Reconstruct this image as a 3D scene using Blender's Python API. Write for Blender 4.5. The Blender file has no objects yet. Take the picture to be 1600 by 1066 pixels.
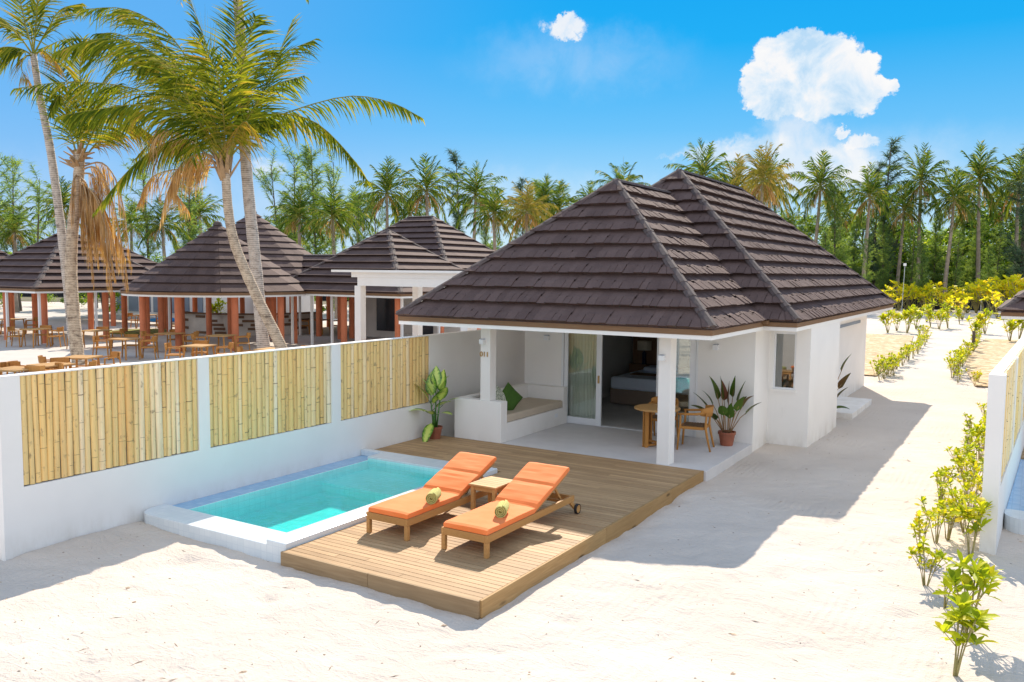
import bpy, math, random
from mathutils import Vector, Matrix, noise
R = math.radians
sc = bpy.context.scene
COL = sc.collection
# ------------------------------------------------------------------ camera
FW = Vector((-0.5208, 0.8498, -0.0817)).normalized()
RT = Vector((0.8522, 0.5232, 0.0096)); RT = (RT - FW * RT.dot(FW)).normalized()
UP = RT.cross(FW)
CAMP = Vector((0, 0, 3.4)); FPX = 1327.0
cam = bpy.data.cameras.new('camera'); cam.lens = FPX / 1600 * 36; cam.sensor_width = 36
cam.clip_end = 5000; cam.clip_start = 0.1
co = bpy.data.objects.new('camera', cam); COL.objects.link(co)
co.matrix_world = Matrix.Translation(CAMP) @ Matrix((RT, UP, -FW)).transposed().to_4x4()
sc.camera = co

def ray(x, y): return FW * FPX + RT * (x - 800) - UP * (y - 533)
def at(x, y, D): return CAMP + ray(x, y) / FPX * D          # survey helper: a point at depth D
def gp(x, y, z=0.0):                                        # survey helper: a point on level z
    d = ray(x, y); return CAMP + d * ((z - CAMP.z) / d.z)

# ------------------------------------------------------------------ materials
def newmat(name):
    m = bpy.data.materials.new(name); m.use_nodes = True
    nt = m.node_tree; b = nt.nodes['Principled BSDF']
    return m, nt, b
def N(nt, t, **kw):
    n = nt.nodes.new(t)
    for k, v in kw.items():
        if k in n.inputs: n.inputs[k].default_value = v
        else: setattr(n, k, v)
    return n
def coords(nt, scale=(1, 1, 1), kind='Object'):
    tc = N(nt, 'ShaderNodeTexCoord'); mp = N(nt, 'ShaderNodeMapping'); mp.inputs['Scale'].default_value = scale
    nt.links.new(tc.outputs[kind], mp.inputs[0]); return mp.outputs[0]
def geopos(nt, scale=(1, 1, 1)):
    g = N(nt, 'ShaderNodeNewGeometry'); mp = N(nt, 'ShaderNodeMapping'); mp.inputs['Scale'].default_value = scale
    nt.links.new(g.outputs['Position'], mp.inputs[0]); return mp.outputs[0]
def noise_t(nt, vec, scale, detail=4, rough=.55, dist=0):
    n = N(nt, 'ShaderNodeTexNoise', Scale=scale, Detail=detail, Roughness=rough, Distortion=dist)
    nt.links.new(vec, n.inputs['Vector']); return n.outputs['Fac']
def ramp(nt, fac, stops):
    r = N(nt, 'ShaderNodeValToRGB'); e = r.color_ramp.elements
    while len(e) < len(stops): e.new(.5)
    for i, (p, c) in enumerate(stops):
        e[i].position = p; e[i].color = (*c, 1) if len(c) == 3 else c
    nt.links.new(fac, r.inputs[0]); return r.outputs[0]
def bump(nt, b, h, strength=.3, dist=.02, prev=None):
    bn = N(nt, 'ShaderNodeBump', Strength=strength, Distance=dist)
    nt.links.new(h, bn.inputs['Height'])
    if prev: nt.links.new(prev, bn.inputs['Normal'])
    nt.links.new(bn.outputs[0], b.inputs['Normal']); return bn.outputs[0]
def mix(nt, fac, a, b, mode='MIX'):
    m = N(nt, 'ShaderNodeMix', data_type='RGBA', blend_type=mode)
    for s, v in ((0, fac), (6, a), (7, b)):
        if hasattr(v, 'node'): nt.links.new(v, m.inputs[s])
        elif isinstance(v, (int, float)): m.inputs[s].default_value = v
        else: m.inputs[s].default_value = (*v, 1)
    return m.outputs[2]
def math_n(nt, op, a, b=None, c=None):
    m = N(nt, 'ShaderNodeMath', operation=op)
    for i, v in enumerate((a, b, c)):
        if v is None: continue
        if hasattr(v, 'node'): nt.links.new(v, m.inputs[i])
        else: m.inputs[i].default_value = v
    return m.outputs[0]
def rnd_island(nt):
    return N(nt, 'ShaderNodeNewGeometry').outputs['Random Per Island']
def simple(name, col, rough=.7, var=.12, scale=6, bmp=.15, bscale=40, metal=0, spec=.5, bdist=.01):
    m, nt, b = newmat(name); v = geopos(nt)
    f = noise_t(nt, v, scale)
    c = ramp(nt, f, [(.3, tuple(x * (1 - var) for x in col)), (.7, tuple(min(1, x * (1 + var)) for x in col))])
    nt.links.new(c, b.inputs['Base Color']); b.inputs['Roughness'].default_value = rough
    b.inputs['Metallic'].default_value = metal; b.inputs['Specular IOR Level'].default_value = spec
    if bmp: bump(nt, b, noise_t(nt, v, bscale), bmp, bdist)
    return m
def wood(name, c1, c2, axis=0, rough=.6, island=True, scale=3.0, knots=False):
    m, nt, b = newmat(name)
    s = [40, 40, 40]; s[axis] = 2.2
    v = coords(nt, tuple(s)); 
    if island:
        ad = N(nt, 'ShaderNodeVectorMath', operation='ADD'); nt.links.new(v, ad.inputs[0])
        r = math_n(nt, 'MULTIPLY', rnd_island(nt), 53.0); nt.links.new(r, ad.inputs[1]); v = ad.outputs[0]
    f = noise_t(nt, v, 1.0 * scale / 3, 6, .6, .6)
    c = ramp(nt, f, [(.25, c1), (.75, c2)])
    if island:
        c = mix(nt, math_n(nt, 'MULTIPLY', rnd_island(nt), .6), c, tuple(x * .7 for x in c1))
    f2 = noise_t(nt, geopos(nt), 1.3, 3)
    c = mix(nt, math_n(nt, 'MULTIPLY', f2, .35), c, tuple(min(1, x * 1.15) for x in c2))
    if knots:
        vo = N(nt, 'ShaderNodeTexVoronoi', Scale=1.0); nt.links.new(geopos(nt, (1.6, 1.6, 5.5)), vo.inputs['Vector'])
        k = ramp(nt, vo.outputs['Distance'], [(.05, (1, 1, 1)), (.16, (0, 0, 0))])
        c = mix(nt, k, c, tuple(x * .45 for x in c1))
    nt.links.new(c, b.inputs['Base Color']); b.inputs['Roughness'].default_value = max(rough, .6); b.inputs['Specular IOR Level'].default_value = .2
    bump(nt, b, f, .35, .005)
    return m

M = {}
# sand
def mk_sand():
    m, nt, b = newmat('white_sand'); v = geopos(nt)
    big = noise_t(nt, v, .55, 4, .5)
    c = ramp(nt, big, [(.3, (.60, .52, .445)), (.7, (.68, .60, .52))])
    sp = noise_t(nt, v, 38, 3, .7)
    c = mix(nt, ramp(nt, sp, [(.25, (1, 1, 1)), (.34, (0, 0, 0))]), c, (.45, .36, .27))
    # tiny bits of coral and twig
    vo = N(nt, 'ShaderNodeTexVoronoi', Scale=3.2); nt.links.new(v, vo.inputs['Vector'])
    dot = ramp(nt, vo.outputs['Distance'], [(.03, (1, 1, 1)), (.05, (0, 0, 0))])
    c = mix(nt, dot, c, (.28, .2, .16))
    # rake / tyre like ripple marks in patches
    w = N(nt, 'ShaderNodeTexWave', Scale=3.2, Distortion=2.5, Detail=2); w.inputs['Detail Scale'].default_value = .6
    nt.links.new(geopos(nt, (1, .55, 1)), w.inputs['Vector'])
    patch = ramp(nt, noise_t(nt, v, .45, 2), [(.5, (0, 0, 0)), (.62, (1, 1, 1))])
    wp = math_n(nt, 'MULTIPLY', w.outputs['Fac'], patch)
    mid = noise_t(nt, v, 2.6, 5, .6, .8); fine = noise_t(nt, v, 26, 4, .7); grain = noise_t(nt, v, 150, 2, .7)
    # broken drag marks: thin ridges
    mu = noise_t(nt, geopos(nt, (.8, 2.6, 1)), 1.7, 3, .5, 1.2)
    ridge = math_n(nt, 'SUBTRACT', 1.0, math_n(nt, 'MINIMUM', math_n(nt, 'MULTIPLY', math_n(nt, 'ABSOLUTE', math_n(nt, 'SUBTRACT', mu, .5)), 22.0), 1.0))
    h = math_n(nt, 'ADD', math_n(nt, 'MULTIPLY', mid, 1.7), math_n(nt, 'MULTIPLY', fine, .5))
    h = math_n(nt, 'ADD', h, math_n(nt, 'MULTIPLY', grain, .06))
    h = math_n(nt, 'ADD', h, math_n(nt, 'MULTIPLY', wp, .22))
    h = math_n(nt, 'ADD', h, math_n(nt, 'MULTIPLY', ridge, .12))
    bump(nt, b, h, .62, .04)
    nt.links.new(c, b.inputs['Base Color']); b.inputs['Roughness'].default_value = .95; b.inputs['Specular IOR Level'].default_value = .1
    return m
M['sand'] = mk_sand()
M['plaster'] = simple('white_plaster', (.85, .825, .785), .85, .03, 1.1, .2, 25, bdist=.004)
def weather(m):
    nt = m.node_tree; b = nt.nodes['Principled BSDF']; src = b.inputs['Base Color'].links[0].from_socket
    g = geopos(nt); sp = N(nt, 'ShaderNodeSeparateXYZ'); nt.links.new(g, sp.inputs[0])
    n = noise_t(nt, geopos(nt, (1, 1, .35)), 3.5, 5, .65)
    hgt_ = N(nt, 'ShaderNodeMapRange'); nt.links.new(sp.outputs[2], hgt_.inputs[0]); hgt_.inputs[1].default_value = .35; hgt_.inputs[2].default_value = -.05
    k = math_n(nt, 'MULTIPLY', hgt_.outputs[0], ramp(nt, n, [(.42, (0, 0, 0)), (.7, (.6, .6, .6))]))
    k2 = ramp(nt, noise_t(nt, geopos(nt, (1.2, 1.2, .25)), 2.0, 5, .7), [(.62, (0, 0, 0)), (.8, (.18, .18, .18))])
    c = mix(nt, k, src, (.52, .46, .38)); c = mix(nt, k2, c, (.50, .47, .43)); nt.links.new(c, b.inputs['Base Color'])
weather(M['plaster'])
M['plaster2'] = simple('cream_plaster', (.74, .70, .64), .85, .05, 1.5, .15, 25, bdist=.004)
M['floor'] = simple('pale_cement_floor', (.66, .64, .63), .55, .06, 2.5, .1, 30, bdist=.003)
M['soffit'] = simple('white_painted_board', (.86, .84, .80), .7, .02, 2, 0)
def mk_bamboo():
    m, nt, b = newmat('split_bamboo'); v = geopos(nt)
    r = rnd_island(nt)
    c = ramp(nt, r, [(0, (.80, .49, .17)), (.2, (.90, .63, .27)), (.45, (.90, .60, .22)), (.6, (.84, .61, .26)), (.8, (.93, .70, .37)), (1, (.94, .80, .56))])
    st = noise_t(nt, geopos(nt, (30, 30, 1.3)), 1.0, 4, .6)
    c = mix(nt, ramp(nt, st, [(.45, (0, 0, 0)), (.8, (.55, .55, .55))]), c, (.42, .27, .1))
    gr = noise_t(nt, geopos(nt, (1, 1, .6)), 3.0, 3)
    c = mix(nt, ramp(nt, gr, [(.55, (0, 0, 0)), (.8, (.25, .25, .25))]), c, (.52, .44, .15))
    bl = noise_t(nt, geopos(nt, (2, 2, 1.6)), 6.0, 3, .6)
    c = mix(nt, ramp(nt, bl, [(.60, (0, 0, 0)), (.76, (.8, .8, .8))]), c, (.2, .13, .07))
    nt.links.new(c, b.inputs['Base Color']); b.inputs['Roughness'].default_value = .5
    bump(nt, b, st, .2, .004)
    return m
M['bamboo'] = mk_bamboo()
M['bamboo_dark'] = simple('bamboo_joint', (.16, .10, .05), .8, .3, 20, 0)
M['deck'] = wood('decking_boards', (.28, .165, .08), (.63, .42, .225), 0, .65)
M['fascia_w'] = wood('deck_edge_board', (.24, .15, .075), (.46, .32, .18), 0, .7, True, 3, True)
M['fascia_w2'] = wood('deck_side_board', (.31, .175, .065), (.54, .34, .15), 1, .7, True, 3, True)
M['teak'] = wood('oiled_teak', (.42, .20, .06), (.60, .33, .12), 1, .5, True)
M['teak_chair'] = wood('teak_chair_wood', (.42, .18, .04), (.58, .28, .08), 2, .45, True)
M['teak_top'] = wood('teak_table_top', (.44, .24, .08), (.60, .36, .15), 0, .45, True)
M['rattan'] = simple('woven_cord', (.16, .09, .04), .8, .4, 60, .5, 90)
M['eave'] = wood('eave_timber', (.17, .095, .05), (.26, .155, .085), 0, .7, False)
def mk_orange():
    m, nt, b = newmat('orange_canvas'); v = geopos(nt)
    f = noise_t(nt, v, 2.5, 3)
    c = ramp(nt, f, [(.3, (.88, .215, .05)), (.7, (.95, .265, .08))])
    nt.links.new(c, b.inputs['Base Color']); b.inputs['Roughness'].default_value = .75; b.inputs['Specular IOR Level'].default_value = .1
    b.inputs['Sheen Weight'].default_value = .12
    cr = noise_t(nt, geopos(nt, (1.4, 14, 14)), 1.0, 3, .6, .4)
    n1 = bump(nt, b, cr, .12, .02)
    wv = noise_t(nt, v, 500, 1)
    bump(nt, b, wv, .1, .002, n1)
    return m
M['orange'] = mk_orange()
def mk_towel():
    m, nt, b = newmat('yellow_green_towel'); v = geopos(nt)
    w = noise_t(nt, v, 90, 3, .8)
    c = ramp(nt, w, [(.3, (.40, .38, .07)), (.7, (.72, .68, .28))])
    nt.links.new(c, b.inputs['Base Color']); b.inputs['Roughness'].default_value = .95
    bump(nt, b, w, .8, .01); return m
M['towel'] = mk_towel()
M['towel_end'] = simple('towel_roll_end', (.30, .24, .05), .95, .35, 60, .6, 80)
def tiles(name, c1, c2, grout, sz=.10, rough=.25):
    m, nt, b = newmat(name); g = N(nt, 'ShaderNodeNewGeometry')
    # project by dominant axis so that the joints run on every face
    sp = N(nt, 'ShaderNodeSeparateXYZ'); nt.links.new(g.outputs['Position'], sp.inputs[0])
    def joint(o, off=0.0):
        fr = math_n(nt, 'FRACT', math_n(nt, 'DIVIDE', math_n(nt, 'ADD', o, 100.013 + off), sz))
        d = math_n(nt, 'MINIMUM', fr, math_n(nt, 'SUBTRACT', 1.0, fr)); return math_n(nt, 'LESS_THAN', d, .035)
    nz = N(nt, 'ShaderNodeSeparateXYZ'); nt.links.new(g.outputs['Normal'], nz.inputs[0])
    outs = []
    for i in range(3):
        w = math_n(nt, 'LESS_THAN', math_n(nt, 'ABSOLUTE', nz.outputs[i]), .5)
        outs.append(math_n(nt, 'MULTIPLY', joint(sp.outputs[i]), w))
    j = math_n(nt, 'MINIMUM', math_n(nt, 'ADD', math_n(nt, 'ADD', outs[0], outs[1]), outs[2]), 1.0)
    f = noise_t(nt, g.outputs['Position'], 3.0, 4)
    sn = N(nt, 'ShaderNodeVectorMath', operation='SNAP'); nt.links.new(g.outputs['Position'], sn.inputs[0]); sn.inputs[1].default_value = (sz, sz, sz)
    wn = N(nt, 'ShaderNodeTexWhiteNoise'); nt.links.new(sn.outputs[0], wn.inputs[0])
    f = math_n(nt, 'ADD', math_n(nt, 'MULTIPLY', f, .6), math_n(nt, 'MULTIPLY', wn.outputs[0], .4))
    c = ramp(nt, f, [(.3, c1), (.7, c2)])
    c = mix(nt, j, c, grout)
    nt.links.new(c, b.inputs['Base Color']); b.inputs['Roughness'].default_value = rough
    bump(nt, b, j, -.25, .003); return m
M['coping'] = tiles('pale_pool_tiles', (.66, .71, .73), (.72, .76, .77), (.63, .68, .71))
M['basin'] = tiles('turquoise_basin_tiles', (.50, .88, .86), (.60, .94, .92), (.44, .80, .78))
M['gutter'] = tiles('sky_tinted_gutter_tiles', (.26, .46, .68), (.34, .54, .74), (.24, .42, .62))  # bluer than the tile itself: reflected sky is painted into the colour
def mk_water():
    m, nt, b = newmat('pool_water'); nt.nodes.remove(b)
    out = nt.nodes['Material Output']
    tr = N(nt, 'ShaderNodeBsdfTransparent', Color=(.97, 1, 1, 1)); gl = N(nt, 'ShaderNodeBsdfGlossy', Roughness=.02)
    fr = N(nt, 'ShaderNodeLayerWeight', Blend=.5); mx = N(nt, 'ShaderNodeMixShader'); frv = math_n(nt, 'ADD', math_n(nt, 'MULTIPLY', math_n(nt, 'POWER', fr.outputs['Facing'], 5.0), .85), .02)
    bn = N(nt, 'ShaderNodeBump', Strength=.3, Distance=.06)
    h = noise_t(nt, geopos(nt, (1, 1.4, 1)), 3.2, 3, .5, .6); nt.links.new(h, bn.inputs['Height'])
    nt.links.new(bn.outputs[0], gl.inputs['Normal']); nt.links.new(bn.outputs[0], fr.inputs['Normal'])
    nt.links.new(frv, mx.inputs[0]); nt.links.new(tr.outputs[0], mx.inputs[1]); nt.links.new(gl.outputs[0], mx.inputs[2])
    nt.links.new(mx.outputs[0], out.inputs['Surface'])
    ab = N(nt, 'ShaderNodeVolumeAbsorption', Color=(0.0, .965, .955, 1), Density=1.6)
    nt.links.new(ab.outputs[0], out.inputs['Volume'])
    return m
M['water'] = mk_water()
def mk_roof():
    m, nt, b = newmat('brown_shake_tiles'); v = geopos(nt)
    r = rnd_island(nt)
    f = noise_t(nt, v, 2.0, 5, .6); g = noise_t(nt, v, 120, 2, .8); mz = noise_t(nt, geopos(nt, (9, 9, 9)), 1.0, 4, .7)
    c = ramp(nt, math_n(nt, 'ADD', math_n(nt, 'MULTIPLY', r, .28), math_n(nt, 'MULTIPLY', f, .72)), [(.2, (.115, .074, .064)), (.8, (.195, .130, .112))])
    c = mix(nt, ramp(nt, g, [(.35, (.6, .6, .6)), (.6, (0, 0, 0))]), c, (.035, .025, .028))
    nt.links.new(c, b.inputs['Base Color']); b.inputs['Roughness'].default_value = .85; b.inputs['Specular IOR Level'].default_value = .15
    n1 = bump(nt, b, mz, .5, .03); bump(nt, b, g, .5, .006, n1); return m
M['roof'] = mk_roof()
M['cap'] = simple('roof_ridge_cap', (.095, .070, .064), .85, .25, 12, .4, 100)
M['terracotta'] = simple('terracotta_column_paint', (.64, .195, .085), .7, .12, 2, .1)
M['potclay'] = simple('brown_plastic_pot', (.30, .095, .05), .6, .12, 12, .05)
M['soil'] = simple('potting_soil', (.05, .035, .025), 1, .3, 30, .5)
def mk_bark(name, c1, c2, ring=7.0, bs=.22):
    m, nt, b = newmat(name); v = coords(nt, (1, 1, 1))
    w = N(nt, 'ShaderNodeTexWave', Scale=ring * .8, Distortion=2.2, Detail=3, bands_direction='Z'); w.inputs['Detail Scale'].default_value = 2.5
    nt.links.new(v, w.inputs['Vector'])
    f = noise_t(nt, v, 6, 5, .65)
    c = ramp(nt, math_n(nt, 'ADD', math_n(nt, 'MULTIPLY', w.outputs['Fac'], .22), math_n(nt, 'MULTIPLY', f, .78)), [(.30, c1), (.58, c2), (.9, tuple(min(1, x * 1.15) for x in c2))])
    f3 = noise_t(nt, coords(nt, (1, 1, 2.2)), 3.2, 4, .7)
    c = mix(nt, ramp(nt, f3, [(.56, (0, 0, 0)), (.68, (.75, .75, .75))]), c, tuple(x * .45 for x in c1))
    nt.links.new(c, b.inputs['Base Color']); b.inputs['Roughness'].default_value = .9
    bump(nt, b, w.outputs['Fac'], bs, .03); return m
M['bark'] = mk_bark('palm_bark', (.20, .13, .085), (.60, .47, .33))
M['bark_grey'] = mk_bark('grey_palm_bark', (.24, .19, .15), (.58, .50, .42), 6, .2)
M['bark_far'] = simple('far_trunk_bark', (.33, .26, .20), .9, .25, 3, .2)
M['bark_dark'] = simple('dark_branch_bark', (.10, .075, .055), .9, .25, 3, .2)
def leafmat(name, stops, trans=.35, rough=.45, hue=.0, spec=.12):
    m, nt, b = newmat(name)
    r = rnd_island(nt)
    f = noise_t(nt, geopos(nt), .9, 3)
    k = math_n(nt, 'ADD', math_n(nt, 'MULTIPLY', r, .85), math_n(nt, 'MULTIPLY', math_n(nt, 'SUBTRACT', f, .5), 1.2))
    k = math_n(nt, 'ADD', k, .07)
    c = ramp(nt, k, [(i / (len(stops) - 1), s) for i, s in enumerate(stops)])
    nt.links.new(c, b.inputs['Base Color']); b.inputs['Roughness'].default_value = rough; b.inputs['Specular IOR Level'].default_value = spec
    t = N(nt, 'ShaderNodeBsdfTranslucent'); c2 = mix(nt, 1.0, c, (1.45, 1.35, .6), 'MULTIPLY'); nt.links.new(c2, t.inputs[0])
    mx = N(nt, 'ShaderNodeMixShader', Fac=trans); nt.links.new(b.outputs[0], mx.inputs[1]); nt.links.new(t.outputs[0], mx.inputs[2])
    nt.links.new(mx.outputs[0], nt.nodes['Material Output'].inputs['Surface']); return m
M['palm'] = leafmat('palm_leaf', rough=.75, spec=.04, trans=.4, stops=[(.05, .08, .010), (.10, .145, .014), (.20, .235, .020), (.34, .33, .03), (.48, .32, .07)])
M['palm_y'] = leafmat('yellowing_palm_leaf', [(.20, .20, .02), (.33, .28, .03), (.42, .25, .06), (.40, .22, .09)])
M['palm_dry'] = leafmat('dry_palm_leaf', [(.32, .16, .05), (.48, .28, .10), (.62, .41, .19), (.70, .53, .32)], .35, .7)
M['rachis'] = simple('frond_stalk', (.26, .24, .05), .8, .25, 5, 0, spec=.1)
M['rachis_dry'] = simple('dry_frond_stalk', (.38, .24, .12), .7, .25, 5, 0)
M['palm_far'] = leafmat('far_palm_leaf', [(.025, .055, .010), (.055, .11, .015), (.10, .18, .02), (.20, .26, .03), (.36, .32, .09)], .35, .5)
M['palm_far_y'] = leafmat('far_yellow_palm_leaf', [(.12, .14, .02), (.24, .22, .03), (.33, .26, .06), (.36, .24, .10)], .3, .5)
M['casu'] = leafmat('casuarina_needles', [(.07, .14, .06), (.13, .22, .08), (.22, .34, .09), (.38, .46, .11)], .5, .6)
M['casu_b'] = leafmat('bluish_casuarina_needles', [(.06, .11, .08), (.08, .14, .09), (.12, .18, .10)], .3, .6)
M['bush'] = leafmat('bright_bush_leaf', [(.08, .17, .015), (.20, .34, .02), (.38, .52, .03), (.60, .68, .06)], .5, .45)
M['bush_d'] = leafmat('deep_green_bush_leaf', [(.04, .10, .02), (.10, .20, .03), (.20, .33, .045), (.38, .48, .06)], .5, .45)
M['young'] = leafmat('young_shrub_leaf', [(.18, .27, .015), (.36, .44, .02), (.56, .57, .03), (.78, .60, .05)], .45, .5)
M['yellow'] = leafmat('yellow_shrub_leaf', [(.32, .42, .03), (.60, .62, .03), (.78, .70, .03), (.80, .60, .04)], .5, .5)
M['stem'] = simple('shrub_stem', (.30, .26, .10), .8, .25, 8, 0)
M['stem_brown'] = simple('brown_shrub_stem', (.32, .19, .09), .8, .25, 8, 0)
def mk_variegated():
    m, nt, b = newmat('variegated_leaf'); uv = N(nt, 'ShaderNodeUVMap'); sp = N(nt, 'ShaderNodeSeparateXYZ'); nt.links.new(uv.outputs[0], sp.inputs[0])
    d = math_n(nt, 'ABSOLUTE', math_n(nt, 'SUBTRACT', sp.outputs[0], .5))
    f = noise_t(nt, geopos(nt), 30, 3)
    k = math_n(nt, 'ADD', math_n(nt, 'MULTIPLY', d, 1.6), math_n(nt, 'MULTIPLY', math_n(nt, 'SUBTRACT', f, .5), .9))
    c = ramp(nt, k, [(.25, (.62, .72, .16)), (.5, (.26, .44, .05)), (.75, (.05, .15, .02))])
    nt.links.new(c, b.inputs['Base Color']); b.inputs['Roughness'].default_value = .3
    return m
M['varieg'] = mk_variegated()
M['green_leaf'] = simple('deep_green_leaf', (.05, .15, .02), .3, .4, 5, .1)
M['dark_leaf'] = leafmat('bronze_green_leaf', [(.04, .07, .015), (.07, .14, .02), (.10, .10, .03), (.16, .06, .035)], .15, .3)
M['cushion'] = simple('beige_cushion', (.56, .47, .36), .85, .05, 3, .3, 60, bdist=.003)
M['pillow_g'] = simple('green_pillow_fabric', (.05, .12, .012), .85, .12, 10, .3, 80)
def mk_pat():
    m, nt, b = newmat('patterned_pillow_fabric')
    vo = N(nt, 'ShaderNodeTexVoronoi', Scale=38, feature='DISTANCE_TO_EDGE'); nt.links.new(geopos(nt), vo.inputs['Vector'])
    c = ramp(nt, vo.outputs['Distance'], [(.10, (.66, .66, .55)), (.17, (.10, .16, .09))])
    nt.links.new(c, b.inputs['Base Color']); b.inputs['Roughness'].default_value = .9; return m
M['pillow_p'] = mk_pat()
M['upvc'] = simple('white_door_frame', (.80, .81, .82), .35, .02, 3, 0)
M['metal'] = simple('brushed_metal', (.6, .6, .58), .35, .05, 10, 0, metal=1)
M['rubber'] = simple('black_rubber', (.02, .02, .02), .8, .2, 20, 0)
def mk_glass(name, tint, refl=1.0):
    m, nt, b = newmat(name); nt.nodes.remove(b)
    tr = N(nt, 'ShaderNodeBsdfTransparent', Color=(*tint, 1)); gl = N(nt, 'ShaderNodeBsdfGlossy', Roughness=.015, Color=(refl, refl, refl, 1))
    fr = N(nt, 'ShaderNodeLayerWeight', Blend=.5); mx = N(nt, 'ShaderNodeMixShader'); frv = math_n(nt, 'ADD', math_n(nt, 'MULTIPLY', math_n(nt, 'POWER', fr.outputs['Facing'], 4.0), .8), .13)
    nt.links.new(frv, mx.inputs[0]); nt.links.new(tr.outputs[0], mx.inputs[1]); nt.links.new(gl.outputs[0], mx.inputs[2])
    nt.links.new(mx.outputs[0], nt.nodes['Material Output'].inputs['Surface']); return m
M['glass'] = mk_glass('window_glass', (.93, .97, .95))
def mk_curtain():
    m, nt, b = newmat('sheer_curtain'); b.inputs['Base Color'].default_value = (.90, .93, .82, 1); b.inputs['Roughness'].default_value = .9
    t = N(nt, 'ShaderNodeBsdfTranslucent', Color=(.8, .82, .74, 1)); mx = N(nt, 'ShaderNodeMixShader', Fac=.35)
    nt.links.new(b.outputs[0], mx.inputs[1]); nt.links.new(t.outputs[0], mx.inputs[2]); nt.links.new(mx.outputs[0], nt.nodes['Material Output'].inputs['Surface']); return m
M['curtain'] = mk_curtain()
M['room'] = simple('grey_green_room_wall', (.72, .71, .67), .8, .05, 2, 0)
M['room_floor'] = simple('grey_room_floor', (.60, .58, .56), .4, .08, 2, 0)
M['walnut'] = wood('walnut_panel', (.17, .10, .06), (.26, .15, .09), 2, .5, False)
M['linen'] = simple('white_bed_linen', (.72, .79, .90), .85, .03, 3, .3, 12)
M['bedbase'] = simple('taupe_bed_base', (.30, .22, .17), .8, .06, 8, .1)
M['shade'] = simple('cream_lamp_shade', (.78, .70, .55), .8, .04, 8, 0)
M['navy'] = simple('dark_blue_ceramic', (.02, .03, .06), .3, .1, 8, 0)
M['black_net'] = simple('black_shade_net', (.012, .012, .014), .9, .3, 4, .3, 30)
M['mulch'] = None
def mk_mulch():
    m, nt, b = newmat('dry_leaf_mulch'); v = geopos(nt)
    vo = N(nt, 'ShaderNodeTexVoronoi', Scale=5.5); nt.links.new(geopos(nt, (1, 1, 1)), vo.inputs['Vector'])
    c = ramp(nt, noise_t(nt, vo.outputs['Color'], 5, 2), [(.3, (.36, .23, .11)), (.5, (.56, .40, .22)), (.65, (.72, .56, .36)), (.8, (.76, .66, .52))])
    nt.links.new(c, b.inputs['Base Color']); b.inputs['Roughness'].default_value = .95
    bump(nt, b, vo.outputs['Distance'], .8, .06); return m
M['mulch'] = mk_mulch()
M['litter'] = simple('forest_floor_litter', (.14, .12, .06), 1, .4, .5, .5, 3)
M['paving'] = simple('pale_terrace_paving', (.54, .49, .44), .8, .06, .8, .1, 8)
M['wooddeck_far'] = wood('far_timber_deck', (.30, .17, .08), (.42, .26, .14), 0, .7, False)
M['grass'] = simple('grass_patch', (.24, .24, .04), .95, .3, 4, .4, 30)
M['blueplastic'] = simple('bright_blue_cover', (.02, .25, .62), .6, .1, 4, 0)
M['stone'] = simple('grey_stone_cladding', (.64, .59, .52), .85, .12, 2, .3, 12)
M['brownblock'] = simple('brown_wood_block', (.20, .115, .065), .8, .2, 6, .1)
M['darkglass'] = simple('dark_window_pane', (.04, .05, .06), .15, .2, 1, 0)
M['whitecloth'] = simple('white_tablecloth', (.80, .80, .80), .8, .03, 3, 0)
M['greyblue'] = simple('grey_blue_panel', (.22, .27, .34), .6, .1, 1, 0)
M['brass'] = simple('golden_wood_letters', (.50, .30, .10), .5, .15, 15, 0)

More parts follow.
